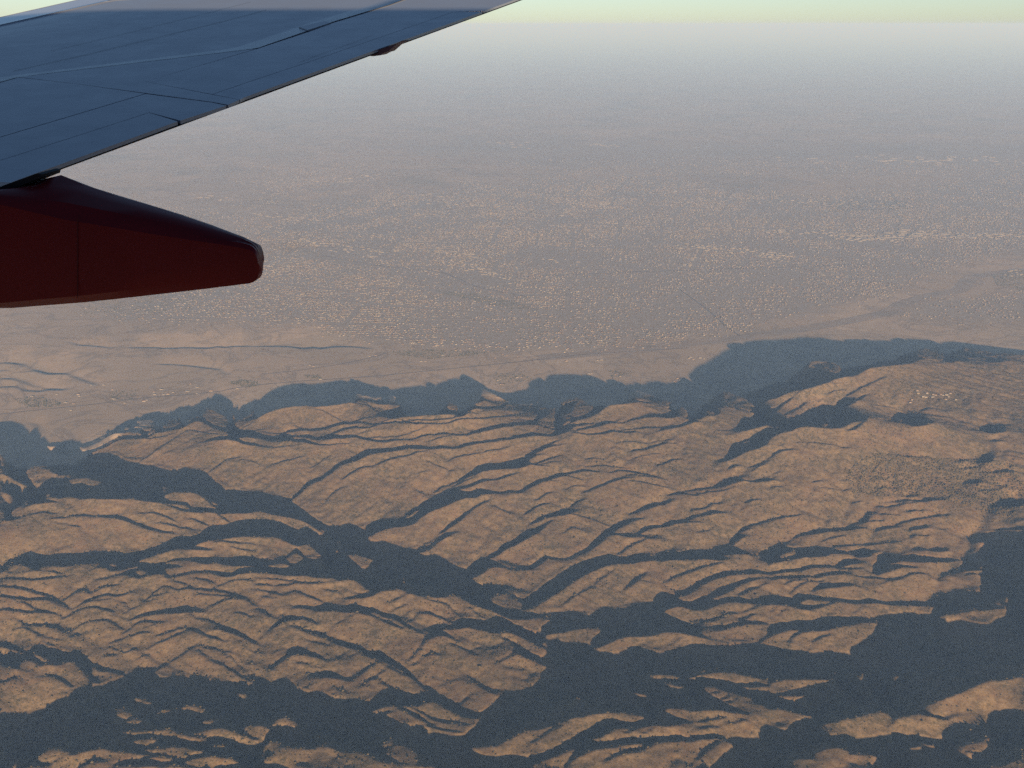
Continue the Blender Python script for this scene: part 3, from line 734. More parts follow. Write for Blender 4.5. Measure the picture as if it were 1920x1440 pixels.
def solve_relief():
    M = relief_mask(); h = None
    for k, (dx, n) in enumerate(((40, 600), (40, 400), (40, 400), (20, 500), (20, 300), (10, 400), (10, 300))):
        Sg, Tg, X, Y = grid(dx)
        if h is None: h = np.full(Sg.shape, 120.); U = h + TAU * Sg; hv = h
        elif h.shape != Sg.shape: U = resize(U - 0, Sg.shape); hv = resize(hv, Sg.shape)
        px, py, _ = proj(X, Y, hv); m = sample_mask(M, px, py)
        px0, py0, _ = proj(X, Y, 0 * X)
        front = np.interp(px0, [-400, 0, 50, 100, 150, 160, 230, 350, 403, 447, 530, 650, 705, 745, 865, 960, 1030, 1100, 1170, 1260, 1290, 1340, 1400, 1520, 1600, 1700, 1770, 1920, 2600],
                          [800, 780, 786, 824, 814, 821, 784, 760, 730, 760, 714, 700, 714, 723, 693, 740, 694, 695, 711, 714, 686, 651, 631, 626, 636, 627, 630, 652, 680])
        gully = m & (py0 < front) & (px0 < 900); m = m & ~gully
        front2 = np.interp(px0, [-400, 0, 150, 400, 960, 1300, 1450, 1700, 1920, 2600], [880, 860, 850, 770, 770, 760, 715, 665, 665, 700])
        pl = np.clip((front + 2 - py0) / 4, 0, 1)
        B = blur(np.where(py0 > front2 + 25, 150., 0.), max(1, int(12 * (40 / dx) ** 1.5)))
        # in the shade beyond the mountain front the ground is the flat valley: tie it down where the shadow lands
        wb = (4e-5 + 80. * np.maximum(pl, (~m) & (py0 < front + 14))) * (dx / 20.) ** 2
        any_ = m[1:] | m[:-1]; both = m[1:] & m[:-1]
        ws = np.where(any_, 40., .6)
        g = np.where(both, 0., np.where(any_, .25 * TAU, TAU + np.where(pl[1:] > .5, 0, .13))) * dx
        wt = np.where(m[:, 1:] & m[:, :-1], .06, 1.)
        for rep in range(2):
            U = cg(ws, wt, g, wb, B + TAU * Sg, U, n // 2)
            bad = (~any_) & (U[1:] - U[:-1] < .2 * TAU * dx)
            ws = np.where(bad, 12., ws); g = np.where(bad, .35 * TAU * dx, g)
        idx = np.arange(m.shape[0])[:, None] * np.ones((1, m.shape[1]), int)
        st = np.maximum.accumulate(np.where(~m, idx, -1), 0)
        en = np.minimum.accumulate(np.where(~m, idx, m.shape[0])[::-1], 0)[::-1]
        x = (idx - st) * dx * m; L = (en - st) * dx * m
        # runs of shade that end on the valley floor: the range simply drops to the plain behind its crest
        flag = m & (pl[np.clip(en, 0, m.shape[0] - 1), np.arange(m.shape[1])[None]] > .3) & (en < m.shape[0])
        flag = blur(flag.astype(float), 3)
        D = np.minimum((.30 + .25 * flag) * x, .55 * np.maximum(L - x, 0)); cap = 70 + .05 * L + 900 * flag
        D = D * cap / np.hypot(D, cap)
        h = U - TAU * Sg - D
        zone = blur((py0 < front2 + 10).astype(float), 2) > .5
        h = np.where((zone | (flag > .5)) & m, np.maximum(h, np.minimum(0, U - TAU * Sg)), h)
        # arroyos cut into the plain: near bank drops away from the sun, far bank catches it
        i2 = idx; st2 = np.maximum.accumulate(np.where(~gully, i2, -1), 0); en2 = np.minimum.accumulate(np.where(~gully, i2, m.shape[0])[::-1], 0)[::-1]
        x2 = (i2 - st2) * dx * gully; L2 = (en2 - st2) * dx * gully
        d2 = np.where(gully, (TAU + .03) * x2, 0)
        d2 = np.maximum(d2, np.maximum.accumulate(np.where(d2 > 0, d2 + .045 * Sg, -1e9), 0) - .045 * Sg)
        d2 = np.maximum(d2, 0)
        for _ in range(int(160 / dx)):
            q = np.pad(d2, ((0, 0), (1, 1)), mode='edge'); d2 = (q[:, :-2] + 2 * d2 + q[:, 2:]) / 4
        h = h - d2 * 1.15
        # soften ground lying well inside the shade
        rm = np.maximum.accumulate(h + TAU * Sg, 0) - (h + TAU * Sg)
        w = np.clip((rm - 4) / 18, 0, 1) * m
        h = h * (1 - w) + w * np.minimum(blur(h, max(2, int(130 / dx))), U - TAU * Sg - 3)
        hv = hv + .7 * (h - hv) if k else h
    return Sg, Tg, X, Y, h, U, m, B
Sg, Tg, GX, GY, Hh, UU, MM, BB = solve_relief()
DX = 10.0
hillf = np.clip(blur((BB > 40).astype(float), 6), 0, 1)
# finer erosion: small spurs and hollows on every slope
warp = spectral(Hh.shape, DX, 900, 3)
det = np.zeros_like(Hh)
for lam, amp, sd in ((420, 8.0, 11), (210, 6.0, 12), (105, 4.2, 13), (50, 2.4, 14)):
    a = spectral(Hh.shape, DX, lam, sd)
    det += amp * (.55 - np.minimum(np.abs(a), 2.0)) 
edge = np.minimum(1, blur(MM.astype(float), 3) * 1.0)
shade = blur(MM.astype(float), 5)
uu = Hh + TAU * Sg
room = np.maximum.accumulate(uu, 0) - uu                            # how far below the shadow line the ground lies
det_w = hillf * np.where(MM, np.clip(room / 60, 0, 1.8), .46)
det_w = blur(det_w, 2)
pxf, pyf, _ = proj(GX, GY, 0 * GX)
fr2 = np.interp(pxf, [-400, 0, 150, 400, 960, 1300, 1450, 1700, 1920, 2600], [880, 860, 850, 770, 770, 760, 715, 665, 665, 700])
behind = blur((MM & (pyf < fr2 + 60)).astype(float), 4)              # the quiet far foot of the range, in full shade
det_w = det_w * (1 - .8 * np.clip(behind, 0, 1))
lit_wide = np.clip((blur((~MM).astype(float), 60) - .38) / .35, 0, 1)   # small sunlit knolls inside big shadows stay as solved
det_w = np.where(MM, det_w, det_w * (.25 + .75 * lit_wide))
Hh = Hh + det * det_w + blur(np.where(MM, 0, (1 - lit_wide) * 2.5), 4) * hillf
# running water: drain the relief cell by cell and cut branching gullies along the flow
def carve_gullies(Hf, hf, dx0):
    import heapq
    st = 2; H2 = Hf[::st, ::st]; n1, n2 = H2.shape; dxx = dx0 * st
    H2 = H2 + spectral(H2.shape, dxx, 90, 31) * .8
    W = n2 + 2; P = np.full((n1 + 2, W), 1e9); P[1:-1, 1:-1] = H2; f = P.ravel().tolist()
    done = bytearray(len(f)); rec = [0] * len(f); order = []; hp = []
    for i in range(1, n1 + 1):
        for j in ((1, n2) if 1 < i < n1 else range(1, n2 + 1)):
            k = i * W + j; hp.append((f[k], k)); done[k] = 1; rec[k] = k
    heapq.heapify(hp); nb = (-1, 1, -W, W, -W - 1, -W + 1, W - 1, W + 1)
    for i in range(n1 + 2):
        done[i * W] = 1; done[i * W + W - 1] = 1
    for j in range(W): done[j] = 1; done[(n1 + 1) * W + j] = 1
    pop, push = heapq.heappop, heapq.heappush
    while hp:
        z, k = pop(hp); order.append(k)
        for d in nb:
            q = k + d
            if not done[q]:
                done[q] = 1; rec[q] = k; v = f[q]
                push(hp, (v if v > z else z + .001, q))
    acc = [1.0] * len(f)
    for k in reversed(order):
        r = rec[k]
        if r != k: acc[r] += acc[k]
    A = np.array(acc).reshape(n1 + 2, W)[1:-1, 1:-1]
    D = np.where(A > 4, 2.9 * (np.minimum(A, 3000) - 3) ** .28, 0); D = np.minimum(D, 19)
    for it in range(5):                                            # V-shaped banks
        for ax in (0, 1):
            a = np.roll(D, 1, ax); b = np.roll(D, -1, ax); D = np.maximum(D, np.maximum(a, b) - .29 * dxx)
        for sg in (1, -1):
            a = np.roll(np.roll(D, 1, 0), sg, 1); b = np.roll(np.roll(D, -1, 0), -sg, 1); D = np.maximum(D, np.maximum(a, b) - .29 * dxx * 1.414)
    return resize(D, Hf.shape)
Hh = Hh - carve_gullies(Hh, hillf, DX) * blur(hillf, 4) * (1 - .8 * np.clip(behind, 0, 1)) * np.where(MM, .8, .80 * lit_wide)
# ease the worked area into the flat land round it
ed = np.minimum.reduce([np.clip((Sg - GS0) / 500, 0, 1), np.clip((GS1 - 200 - Sg) / 600, 0, 1), np.clip((Tg - GT0) / 500, 0, 1), np.clip((GT1 - Tg) / 500, 0, 1)])
ed = ed * ed * (3 - 2 * ed)
Hh = Hh * ed
def height(x, y):
    s = x * SH[0] + y * SH[1]; t = x * TH[0] + y * TH[1]
    i = np.clip((s - GS0) / DX, 0, Hh.shape[0] - 1.001); j = np.clip((t - GT0) / DX, 0, Hh.shape[1] - 1.001)
    i0 = i.astype(int); j0 = j.astype(int); fi = i - i0; fj = j - j0
    v = (Hh[i0, j0] * (1 - fi) + Hh[i0 + 1, j0] * fi) * (1 - fj) + (Hh[i0, j0 + 1] * (1 - fi) + Hh[i0 + 1, j0 + 1] * fi) * fj
    return v
def hill_at(x, y):
    s = x * SH[0] + y * SH[1]; t = x * TH[0] + y * TH[1]
    inside = (s > GS0) & (s < GS1) & (t > GT0) & (t < GT1)
    i = np.clip((s - GS0) / DX, 0, Hh.shape[0] - 1).astype(int); j = np.clip((t - GT0) / DX, 0, Hh.shape[1] - 1).astype(int)
    return np.where(inside, hillf[i, j], 0)
def on_plain(px, py):
    """photo point -> point of the flat valley floor"""
    r = ray(px, py); k = -HC / r[..., 2]
    return r[..., 0] * k, r[..., 1] * k
def grow(a, step, end, k=1.09):
    out = []; v = a; st = step
    while abs(v) < abs(end): st *= k; v += st; out.append(v)
    return out
s_lines = np.array(sorted([GS0 - (v) for v in grow(0, 12, 60000)] + list(np.arange(GS0, 2600, 20)) + list(np.arange(2600, 9000, 8.5)) + list(np.arange(9000, GS1, 12)) + [GS1 + v for v in grow(0, 14, 420000, 1.05)]))
t_lines = np.array(sorted([GT0 - v for v in grow(0, 14, 300000, 1.09)] + list(np.arange(GT0, 7600, 9.5)) + list(np.arange(7600, GT1, 16)) + [GT1 + v for v in grow(0, 18, 300000, 1.09)]))
TS, TT = np.meshgrid(s_lines, t_lines, indexing='ij')
TX = TS * SH[0] + TT * TH[0]; TY = TS * SH[1] + TT * TH[1]
TZ = height(TX, TY)
ns, nt = TS.shape
ii = np.arange(ns * nt).reshape(ns, nt)
quads = np.stack([ii[:-1, :-1], ii[1:, :-1], ii[1:, 1:], ii[:-1, 1:]], -1).reshape(-1, 4)[:, ::-1]
# built-up areas of the plain, outlined where the photo shows them
def wobble(px, py):
    return px + 22 * np.sin(px / 31 + py / 9) + 16 * np.sin(px / 13 - py / 5 + 2), py + 5 * np.sin(px / 23 + 1) + 4 * np.sin(px / 9 + py / 7)
def town_field(px, py):
    rj = np.random.RandomState(5); tot = 0
    for _ in range(7): tot = tot + town_field1(*wobble(px + rj.normal(0, 20), py + rj.normal(0, 6)))
    return tot / 7
def town_field1(px, py):
    f = np.zeros(px.shape)
    for P, v in TOWN:
        f = np.maximum(f, np.where(inside(P, px, py), v, 0))
    return f
def inside(P, x, y):
    P = np.asarray(P, float); c = np.zeros(x.shape, bool); j = len(P) - 1
    for i in range(len(P)):
        xi, yi = P[i]; xj, yj = P[j]
        if yi != yj: c ^= ((yi > y) != (yj > y)) & (x < (xj - xi) * (y - yi) / (yj - yi) + xi)
        j = i
    return c
TOWN = [
 ([(170, 596), (330, 545), (470, 520), (480, 430), (600, 380), (900, 345), (1200, 330), (1500, 370), (1900, 330), (2300, 330), (2300, 470), (1800, 480), (1760, 520), (1640, 560), (1500, 600), (1390, 612), (1340, 632), (1240, 630), (1160, 655), (900, 656), (700, 640), (560, 606), (380, 600)], 1.0),
 ([(1690, 585), (1720, 565), (1900, 555), (2300, 545), (2300, 600), (1900, 602), (1760, 595)], .9),
 ([(700, 270), (1000, 262), (1400, 272), (2300, 262), (2300, 330), (1400, 330), (1000, 318)], .6),
 ([(-500, 430), (100, 400), (480, 380), (480, 430), (200, 470), (-500, 520)], .5)]
px0, py0, _ = proj(TX, TY, 0 * TX)
tw = np.where(TY > 6000, town_field(px0, py0), 0)
ground = mesh_np('ground', np.stack([TX, TY, TZ], -1).reshape(-1, 3), quads, ground_material(), smooth=True)
tag(ground, kind='structure')
for nm, arr in (('hill', hill_at(TX, TY)), ('town', tw)):
    at = ground.data.attributes.new(nm, 'FLOAT', 'POINT'); at.data.foreach_set('value', arr.astype(np.float32).ravel())
print('ground', ns, nt, TZ.min(), TZ.max())


# ------------------------------------------------------------------ the town on the plain
rng = np.random.RandomState(7)
def town_points():
    """building plots: street grids of varying heading, rows of lots, gaps for parks and schools"""
    out = []
    x = rng.uniform(-9000, 12000, 700000); y = rng.uniform(9000, 27000, 700000)
    # local street direction from a coarse patchwork
    gx = np.floor((x + 600 * np.sin(y / 900)) / 1300).astype(int); gy = np.floor((y + 500 * np.sin(x / 1100)) / 1300).astype(int)
    hsh = (gx * 73856093 ^ gy * 19349663) % 1000 / 1000.0
    ang = -0.22 + 0.36 * (hsh - .5)
    ca, sa = np.cos(ang), np.sin(ang)
    u = x * ca + y * sa; v = -x * sa + y * ca
    u = np.round(u / 21) * 21; row = np.round(v / 38); v = row * 38 + np.where(row % 2 == 0, 7, -7)
    art = (np.abs(u / 640 - np.round(u / 640)) * 640 < 26) | (np.abs(v / 480 - np.round(v / 480)) * 480 < 24)
    X = u * ca - v * sa; Y = u * sa + v * ca
    key = np.round(X / 6).astype(np.int64) * 100003 + np.round(Y / 6).astype(np.int64)
    _, k = np.unique(key, return_index=True)
    X, Y, ang, art = X[k], Y[k], ang[k], art[k]
    px, py, _ = proj(X, Y, 0 * X)
    dens = np.zeros(len(X)); qx, qy = wobble(px + rng.normal(0, 14, len(px)), py + rng.normal(0, 4.5, len(px)))
    for P, d in DENS: dens = np.where(inside(P, qx, qy), d, dens)
    for P in EMPTY: dens = np.where(inside(P, qx, qy), .04, dens)
    n1 = np.sin(X / 517 + 2 * np.sin(Y / 803)) * np.sin(Y / 611 + 1.7 * np.sin(X / 707))
    dens = dens * np.clip(.8 + .6 * n1 + .3 * np.sin(X / 190) * np.sin(Y / 230), .05, 1.3)
    dens = np.where(art, 0, dens) * np.clip((27000 - Y) / 7000, 0, 1)
    keep = (rng.uniform(size=len(X)) < dens) & (px > -60) & (px < 1990)
    return X[keep], Y[keep], ang[keep]
DENS = [(TOWN[0][0], .5), (TOWN[1][0], .5), (TOWN[3][0], .2), (TOWN[2][0], .4), ([(480, 300), (720, 290), (720, 345), (520, 380), (470, 380)], .3),
 ([(480, 500), (620, 480), (760, 500), (900, 560), (1180, 600), (1330, 560), (1420, 612), (1240, 634), (1160, 654), (900, 656), (700, 640), (560, 606), (470, 590)], .62),
 ([(170, 596), (300, 575), (400, 570), (430, 590), (330, 600), (250, 602)], .35)]
EMPTY = [[(660, 505), (780, 500), (960, 520), (930, 535), (760, 525)], [(940, 470), (1120, 462), (1190, 480), (1090, 510), (960, 505)],
 [(830, 540), (960, 560), (1060, 590), (1040, 600), (900, 566), (800, 552)], [(1390, 375), (1520, 370), (1500, 392), (1400, 400)],
 [(1120, 608), (1200, 610), (1230, 622), (1150, 622)], [(560, 470), (700, 450), (720, 470), (600, 490)]]
WALLC = [('white_stucco', (.33, .31, .27)), ('cream_stucco', (.24, .215, .175)), ('tan_stucco', (.17, .145, .12))]
WM = [noisy_mat(n, c, tuple(v * .86 for v in c), .3) for n, c in WALLC]
RM = [noisy_mat('clay_roof', (.26, .12, .07), (.19, .09, .055), .4), noisy_mat('grey_shingle_roof', (.19, .18, .17), (.13, .125, .12), .4), noisy_mat('pale_flat_roof', (.34, .32, .28), (.28, .26, .23), .1)]
def house_arrays(X, Y, Z, ang, L, Wd, Hh_, rise):
    """walls (open box) and hipped roof vertex/face arrays for many houses"""
    ca, sa = np.cos(ang), np.sin(ang); n = len(X)
    def at(u, v, z): return np.stack([X + u * ca - v * sa, Y + u * sa + v * ca, Z + z], -1)
    l, w = L / 2, Wd / 2
    wv = np.stack([at(-l, -w, -2), at(l, -w, -2), at(l, w, -2), at(-l, w, -2), at(-l, -w, Hh_), at(l, -w, Hh_), at(l, w, Hh_), at(-l, w, Hh_)], 1)
    wf = np.array([(0, 1, 5, 4), (1, 2, 6, 5), (2, 3, 7, 6), (3, 0, 4, 7)])
    e = .5; r = np.maximum(l - w, .5)
    rv = np.stack([at(-l - e, -w - e, Hh_ + .02), at(l + e, -w - e, Hh_ + .02), at(l + e, w + e, Hh_ + .02), at(-l - e, w + e, Hh_ + .02), at(-r, 0 * w, Hh_ + rise), at(r, 0 * w, Hh_ + rise)], 1)
    rf = np.array([(0, 1, 5, 4), (2, 3, 4, 5), (1, 2, 5, 5), (3, 0, 4, 4)])
    return wv, wf, rv, rf
def batch(name, X, Y, ang, L, Wd, H_, rise, wm, rm, label=None):
    Z = height(X, Y); wv, wf, rv, rf = house_arrays(X, Y, Z, ang, L, Wd, H_, rise); n = len(X)
    V = np.concatenate([wv.reshape(-1, 3), rv.reshape(-1, 3)])
    o1 = (np.arange(n) * 8)[:, None, None]; o2 = (n * 8 + np.arange(n) * 6)[:, None, None]
    Fw = (wf[None] + o1).reshape(-1, 4); Fr = (rf[None] + o2).reshape(-1, 4)
    # triangles for roofs and walls alike
    tri = lambda q: np.concatenate([q[:, [0, 1, 2]], q[:, [0, 2, 3]]])
    Tw = tri(Fw); Tr = tri(Fr); Tr = Tr[(Tr[:, 0] != Tr[:, 1]) & (Tr[:, 1] != Tr[:, 2]) & (Tr[:, 0] != Tr[:, 2])]
    T = np.concatenate([Tw, Tr]); o = mesh_np(name, V, T)
    o.data.materials.append(wm); o.data.materials.append(rm)
    mi = np.zeros(len(T), np.int32); mi[len(Tw):] = 1; o.data.polygons.foreach_set('material_index', mi)
    return o
HX, HY, HA = town_points()
dist = np.hypot(HX, HY); order = np.argsort(dist); HX, HY, HA = HX[order], HY[order], HA[order]
nH = len(HX); print('houses', nH)
HL = rng.uniform(13, 20, nH); HW = rng.uniform(8, 11, nH); HH = np.where(rng.uniform(size=nH) < .25, 5.2, 2.9) + rng.uniform(0, .6, nH); HR = rng.uniform(1.4, 2.4, nH)
HW = np.minimum(HW, HL * .75); HA = HA + rng.normal(0, .04, nH)
wi = rng.choice(3, nH, p=[.35, .4, .25]); ri = rng.choice(3, nH, p=[.5, .4, .1])
# separately built houses: homesteads of the valley, the hilltop hamlet, then the suburb's nearest rows
PL = [(171, 722), (195, 722), (211, 731), (61, 743), (107, 740), (147, 740), (149, 743), (124, 755), (138, 757), (213, 748), (234, 756), (270, 752), (275, 750), (290, 740), (289, 735), (303, 730), (307, 740), (315, 739), (325, 736), (352, 734), (357, 720), (370, 726), (369, 738), (396, 733), (133, 769), (445, 729),
 (588, 687), (601, 711), (581, 685), (705, 667), (693, 668), (790, 678), (798, 678), (830, 666), (938, 712), (941, 721), (934, 713), (970, 708), (978, 708), (1105, 701), (1109, 701), (1062, 677), (1120, 676), (1128, 675), (1270, 710), (1275, 713), (1272, 722), (1266, 716), (1292, 672), (1295, 670), (1300, 674), (1313, 671), (1320, 673), (1155, 703), (1163, 706), (1187, 651), (1205, 654)]
HT = [(1720, 733), (1718, 740), (1715, 747), (1728, 745), (1737, 739), (1742, 735), (1745, 742), (1750, 746), (1757, 738), (1763, 744), (1768, 741), (1774, 738), (1779, 741), (1783, 744), (1770, 747), (1735, 748), (1711, 754), (1787, 748)]
def ground_under(px, py):
    """march the line of sight down to the relief"""
    r = ray(px, py); k = -HC / r[2]; lo, hi = .75 * k, k
    for q in np.linspace(lo, hi, 700):
        if HC + r[2] * q <= height(np.array([r[0] * q]), np.array([r[1] * q]))[0]: return r[0] * q, r[1] * q
    return r[0] * k, r[1] * k
def make_house(L, W, H_, rise, wall, roof):
    e = bpy.data.objects.new('house', None); link(e)
    z0 = np.zeros(1); one = np.ones(1)
    wv, wf, rv, rf = house_arrays(z0, z0, z0, z0, one * L, one * W, one * H_, one * rise)
    mesh_py('wall', wv[0], [tuple(f) for f in wf], wall, e)
    mesh_py('roof', rv[0], [(0, 1, 5, 4), (2, 3, 4, 5), (1, 2, 5), (3, 0, 4), (3, 2, 1, 0)], roof, e)
    return e
PROTO = {}
def place_house(x, y, ang, L, W, H_, rise, w, r, label, group):
    key = (round(L / 4), round(H_ / 2), w, r)
    if key not in PROTO:
        e = make_house(L, W, H_, rise, WM[w], RM[r]); PROTO[key] = e
    else:
        src = PROTO[key]; e = src.copy(); scene.collection.objects.link(e)
        for c in src.children:
            d = c.copy(); d.parent = e; scene.collection.objects.link(d)
    z = float(height(np.array([x]), np.array([y]))[0])
    e.location = (x, y, z); e.rotation_euler = (0, 0, ang)
    tag(e, label, 'house', group)
    return e
WN = ['white', 'cream', 'tan']; RN = ['red tiled roof', 'grey roof', 'pale flat roof']
def zone(px, py):
    return ('where the foothill gullies end' if px < 230 and py < 735 else 'by the dark grove at the left edge of the valley' if px < 240 else
            'along the valley road left of the hill shadows' if px < 460 else 'on the open slope above the hill shadow' if px < 720 else
            'by the tree belt under the suburb' if px < 900 else 'at the rim of the pointed hill shadow' if px < 1000 else
            'on the flat between suburb and mountain shadow' if px < 1240 else 'at the corner of the broad mountain shadow')
for i, (a, b) in enumerate(PL):
    x, y = on_plain(a, b); k = i % 3; L = (19, 24, 16, 28)[i % 4]
    place_house(float(x), float(y), rng.uniform(-.5, .3), L, L * .62, 4.4 if i % 2 else 3.4, 1.8, k if k < 2 else 0, (1, 2, 0)[i % 3],
                '%s homestead, %s, %s' % (WN[k if k < 2 else 0], RN[(1, 2, 0)[i % 3]], zone(a, b)), 'homesteads, %s, %s' % (WN[k if k < 2 else 0], zone(a, b)) )
for i, (a, b) in enumerate(HT):
    x, y = ground_under(a + 5 * math.sin(i * 2.3), b + 3 * math.sin(i * 4.1))
    place_house(float(x), float(y), rng.uniform(-.4, .4), (14, 21, 17, 26)[i % 4], 12, 3.6, 1.6, i % 2, (0, 2)[i % 2],
                '%s house of the hilltop hamlet under the highest summit' % WN[i % 2], 'hilltop hamlet, %s houses' % WN[i % 2])
NEAR = 300 - len(PL) - len(HT)
hp, hq, _ = proj(HX[:NEAR], HY[:NEAR], 0 * HX[:NEAR])
for i in range(NEAR):
    side = 'left part' if hp[i] < 700 else 'middle part' if hp[i] < 1100 else 'right part' if hp[i] < 1500 else 'far right cluster'
    place_house(float(HX[i]), float(HY[i]), float(HA[i]), float(HL[i]), float(HL[i] * .65), float(HH[i]), float(HR[i]), int(wi[i]), int(ri[i]),
                '%s house with %s in nearest suburb rows, %s' % (WN[wi[i]], RN[ri[i]], side), 'nearest suburb rows, %s, %s, %s' % (side, WN[wi[i]], RN[ri[i]]))
for w in range(3):
    for r in range(3):
        k = np.arange(nH) >= NEAR; k &= (wi == w) & (ri == r)
        if w == 0 and r == 0: parts_ = []
        if k.any():
            parts_.append(batch('suburb_houses', HX[k], HY[k], HA[k], HL[k], HW[k], HH[k], HR[k], WM[w], RM[r]))
def join(objs, name):
    """merge meshes into one object by arrays"""
    V = []; T = []; MI = []; mats = []; o = 0
    for ob in objs:
        me = ob.data; v = np.empty(len(me.vertices) * 3, np.float32); me.vertices.foreach_get('co', v)
        t = np.empty(len(me.loops), np.int32); me.loops.foreach_get('vertex_index', t)
        mi = np.empty(len(me.polygons), np.int32); me.polygons.foreach_get('material_index', mi)
        mp = []
        for m in me.materials:
            if m not in mats: mats.append(m)
            mp.append(mats.index(m))
        V.append(v.reshape(-1, 3)); T.append(t.reshape(-1, 3) + o); MI.append(np.array(mp)[mi]); o += len(me.vertices)
        bpy.data.objects.remove(ob); bpy.data.meshes.remove(me)
    r = mesh_np(name, np.concatenate(V), np.concatenate(T))
    for m in mats: r.data.materials.append(m)
    r.data.polygons.foreach_set('material_index', np.concatenate(MI).astype(np.int32))
    return r
# long low sheds and shops far out in the town
bx, by, bl = [], [], []
for (a0, b0, a1, b1, n, sz) in [(560, 448, 720, 478, 40, 60), (840, 488, 930, 516, 60, 50), (830, 470, 900, 482, 16, 60), (1060, 380, 1180, 390, 40, 60), (1300, 462, 1480, 482, 70, 70), (1430, 430, 1700, 452, 90, 70), (1600, 445, 1900, 440, 60, 90),
                        (1440, 375, 1720, 385, 60, 60), (1610, 296, 1770, 302, 34, 170), (1790, 296, 1900, 306, 16, 150), (1430, 292, 1560, 302, 10, 120), (940, 268, 1000, 272, 10, 150), (1090, 270, 1180, 274, 10, 150), (590, 340, 720, 330, 14, 120),
                        (1680, 432, 1740, 440, 20, 150), (1010, 486, 1060, 490, 6, 70), (1290, 486, 1340, 490, 10, 50), (1900, 505, 1920, 520, 12, 60), (380, 370, 440, 378, 6, 120), (460, 400, 560, 412, 20, 60), (800, 360, 830, 368, 4, 100), (1060, 400, 1070, 410, 3, 90), (480, 500, 560, 520, 16, 40), (530, 600, 540, 612, 3, 40), (720, 378, 1000, 388, 26, 80)]:
    for i in range(n):
        q = rng.uniform(); a = a0 + (a1 - a0) * q + rng.normal() * 14; b = b0 + (b1 - b0) * q + rng.normal() * 3.5
        x, y = on_plain(a, b); bx.append(float(x)); by.append(float(y)); bl.append(sz * rng.uniform(.35, 1.15))
bx, by, bl = map(np.array, (bx, by, bl)); nb = len(bx)
parts_.append(batch('sheds', bx, by, rng.normal(-.15, .12, nb), bl, bl * rng.uniform(.3, .6, nb), 5.5 + bl * .015, .6 + 0 * bl, WM[1], RM[2]))
tag(join(parts_, 'suburb_houses'), kind='stuff')

# trees: street and garden trees, groves on the valley floor, oaks and brush on the hills
LEAF = noisy_mat('foliage', (.060, .066, .038), (.090, .090, .055), .12)
BRUSH = noisy_mat('chaparral_foliage', (.060, .056, .032), (.095, .080, .046), .05)
def blobs(name, X, Y, R, Hs, mat):
    """leafy clumps: each a ragged crown of eight faces standing on the ground, squashed and turned at random"""
    n = len(X); Z = height(X, Y); a = rng.uniform(0, 6.28, n); base = []
    for k in range(5):
        t = a + k * 2 * math.pi / 5; rr = R * rng.uniform(.7, 1.15, n)
        base.append(np.stack([X + rr * np.cos(t), Y + rr * np.sin(t), Z + Hs * rng.uniform(.25, .6, n)], -1))
    top = np.stack([X + R * .3 * rng.normal(size=n), Y + R * .3 * rng.normal(size=n), Z + Hs], -1)
    bot = np.stack([X, Y, Z - .8], -1)
    V = np.stack(base + [top, bot], 1).reshape(-1, 3)
    f = np.array([(k, (k + 1) % 5, 5) for k in range(5)] + [((k + 1) % 5, k, 6) for k in range(5)])
    T = (f[None] + (np.arange(n) * 7)[:, None, None]).reshape(-1, 3)
    return tag(mesh_np(name, V, T, mat), kind='stuff')
k = rng.choice(nH, min(nH, 26000), replace=False)
tx = HX[k] + rng.normal(0, 16, len(k)); ty = HY[k] + rng.normal(0, 16, len(k))
gx_, gy_ = [tx], [ty]
for (P, n) in [([(25, 750), (60, 742), (100, 750), (125, 758), (90, 765), (50, 764)], 260), ([(428, 718), (450, 712), (480, 714), (490, 724), (460, 728)], 200),
               ([(728, 660), (800, 655), (900, 660), (960, 656), (880, 668), (800, 674), (760, 668)], 520), ([(200, 735), (260, 730), (250, 752), (210, 752)], 90), ([(810, 545), (880, 550), (960, 565), (1010, 580), (960, 580), (870, 560)], 800),
               ([(1530, 378), (1700, 375), (1720, 392), (1560, 398)], 1500), ([(1320, 672), (1390, 676), (1350, 690)], 60), ([(925, 700), (980, 702), (1000, 712), (930, 726)], 140), ([(1140, 694), (1180, 700), (1150, 712)], 60), ([(570, 703), (600, 703), (605, 711), (575, 709)], 70), ([(1860, 515), (1925, 505), (1925, 545), (1870, 535)], 500), ([(140, 560), (430, 540), (300, 590), (160, 590)], 900)]:
    P = np.array(P); a = rng.uniform(P[:, 0].min(), P[:, 0].max(), n * 3); b = rng.uniform(P[:, 1].min(), P[:, 1].max(), n * 3)
    ok = inside(P, a, b); x, y = on_plain(a[ok][:n], b[ok][:n]); gx_.append(x); gy_.append(y)
tx = np.concatenate(gx_); ty = np.concatenate(gy_)
blobs('town_trees', tx, ty, rng.uniform(3, 6.5, len(tx)), rng.uniform(4, 8, len(tx)), LEAF)
n = 420000
bx = rng.uniform(-3600, 6500, n); by = rng.uniform(2500, 9800, n)
hl = hill_at(bx, by)
cl = .5 + .5 * np.sin(bx / 170 + 2.1 * np.sin(by / 260)) * np.sin(by / 190 + 1.7 * np.sin(bx / 230))
i_ = height(bx + 12, by) - height(bx - 12, by); j_ = height(bx, by + 12) - height(bx, by - 12)
px_, py_, _ = proj(bx, by, height(bx, by))
wood = inside([(1580, 880), (1640, 850), (1900, 870), (1930, 930), (1900, 975), (1760, 935), (1600, 930)], px_, py_)
rough = inside([(-300, 1000), (500, 1100), (700, 1300), (600, 1440), (-300, 1440)], px_, py_)
north = np.clip(j_ * -.04, 0, .5)
keep = (hl > .6) & (rng.uniform(size=n) < np.clip(.05 + .30 * cl ** 3 + north + .12 * rough + .8 * wood, 0, 1)) & (px_ > -80) & (px_ < 2000) & (py_ < 1500)
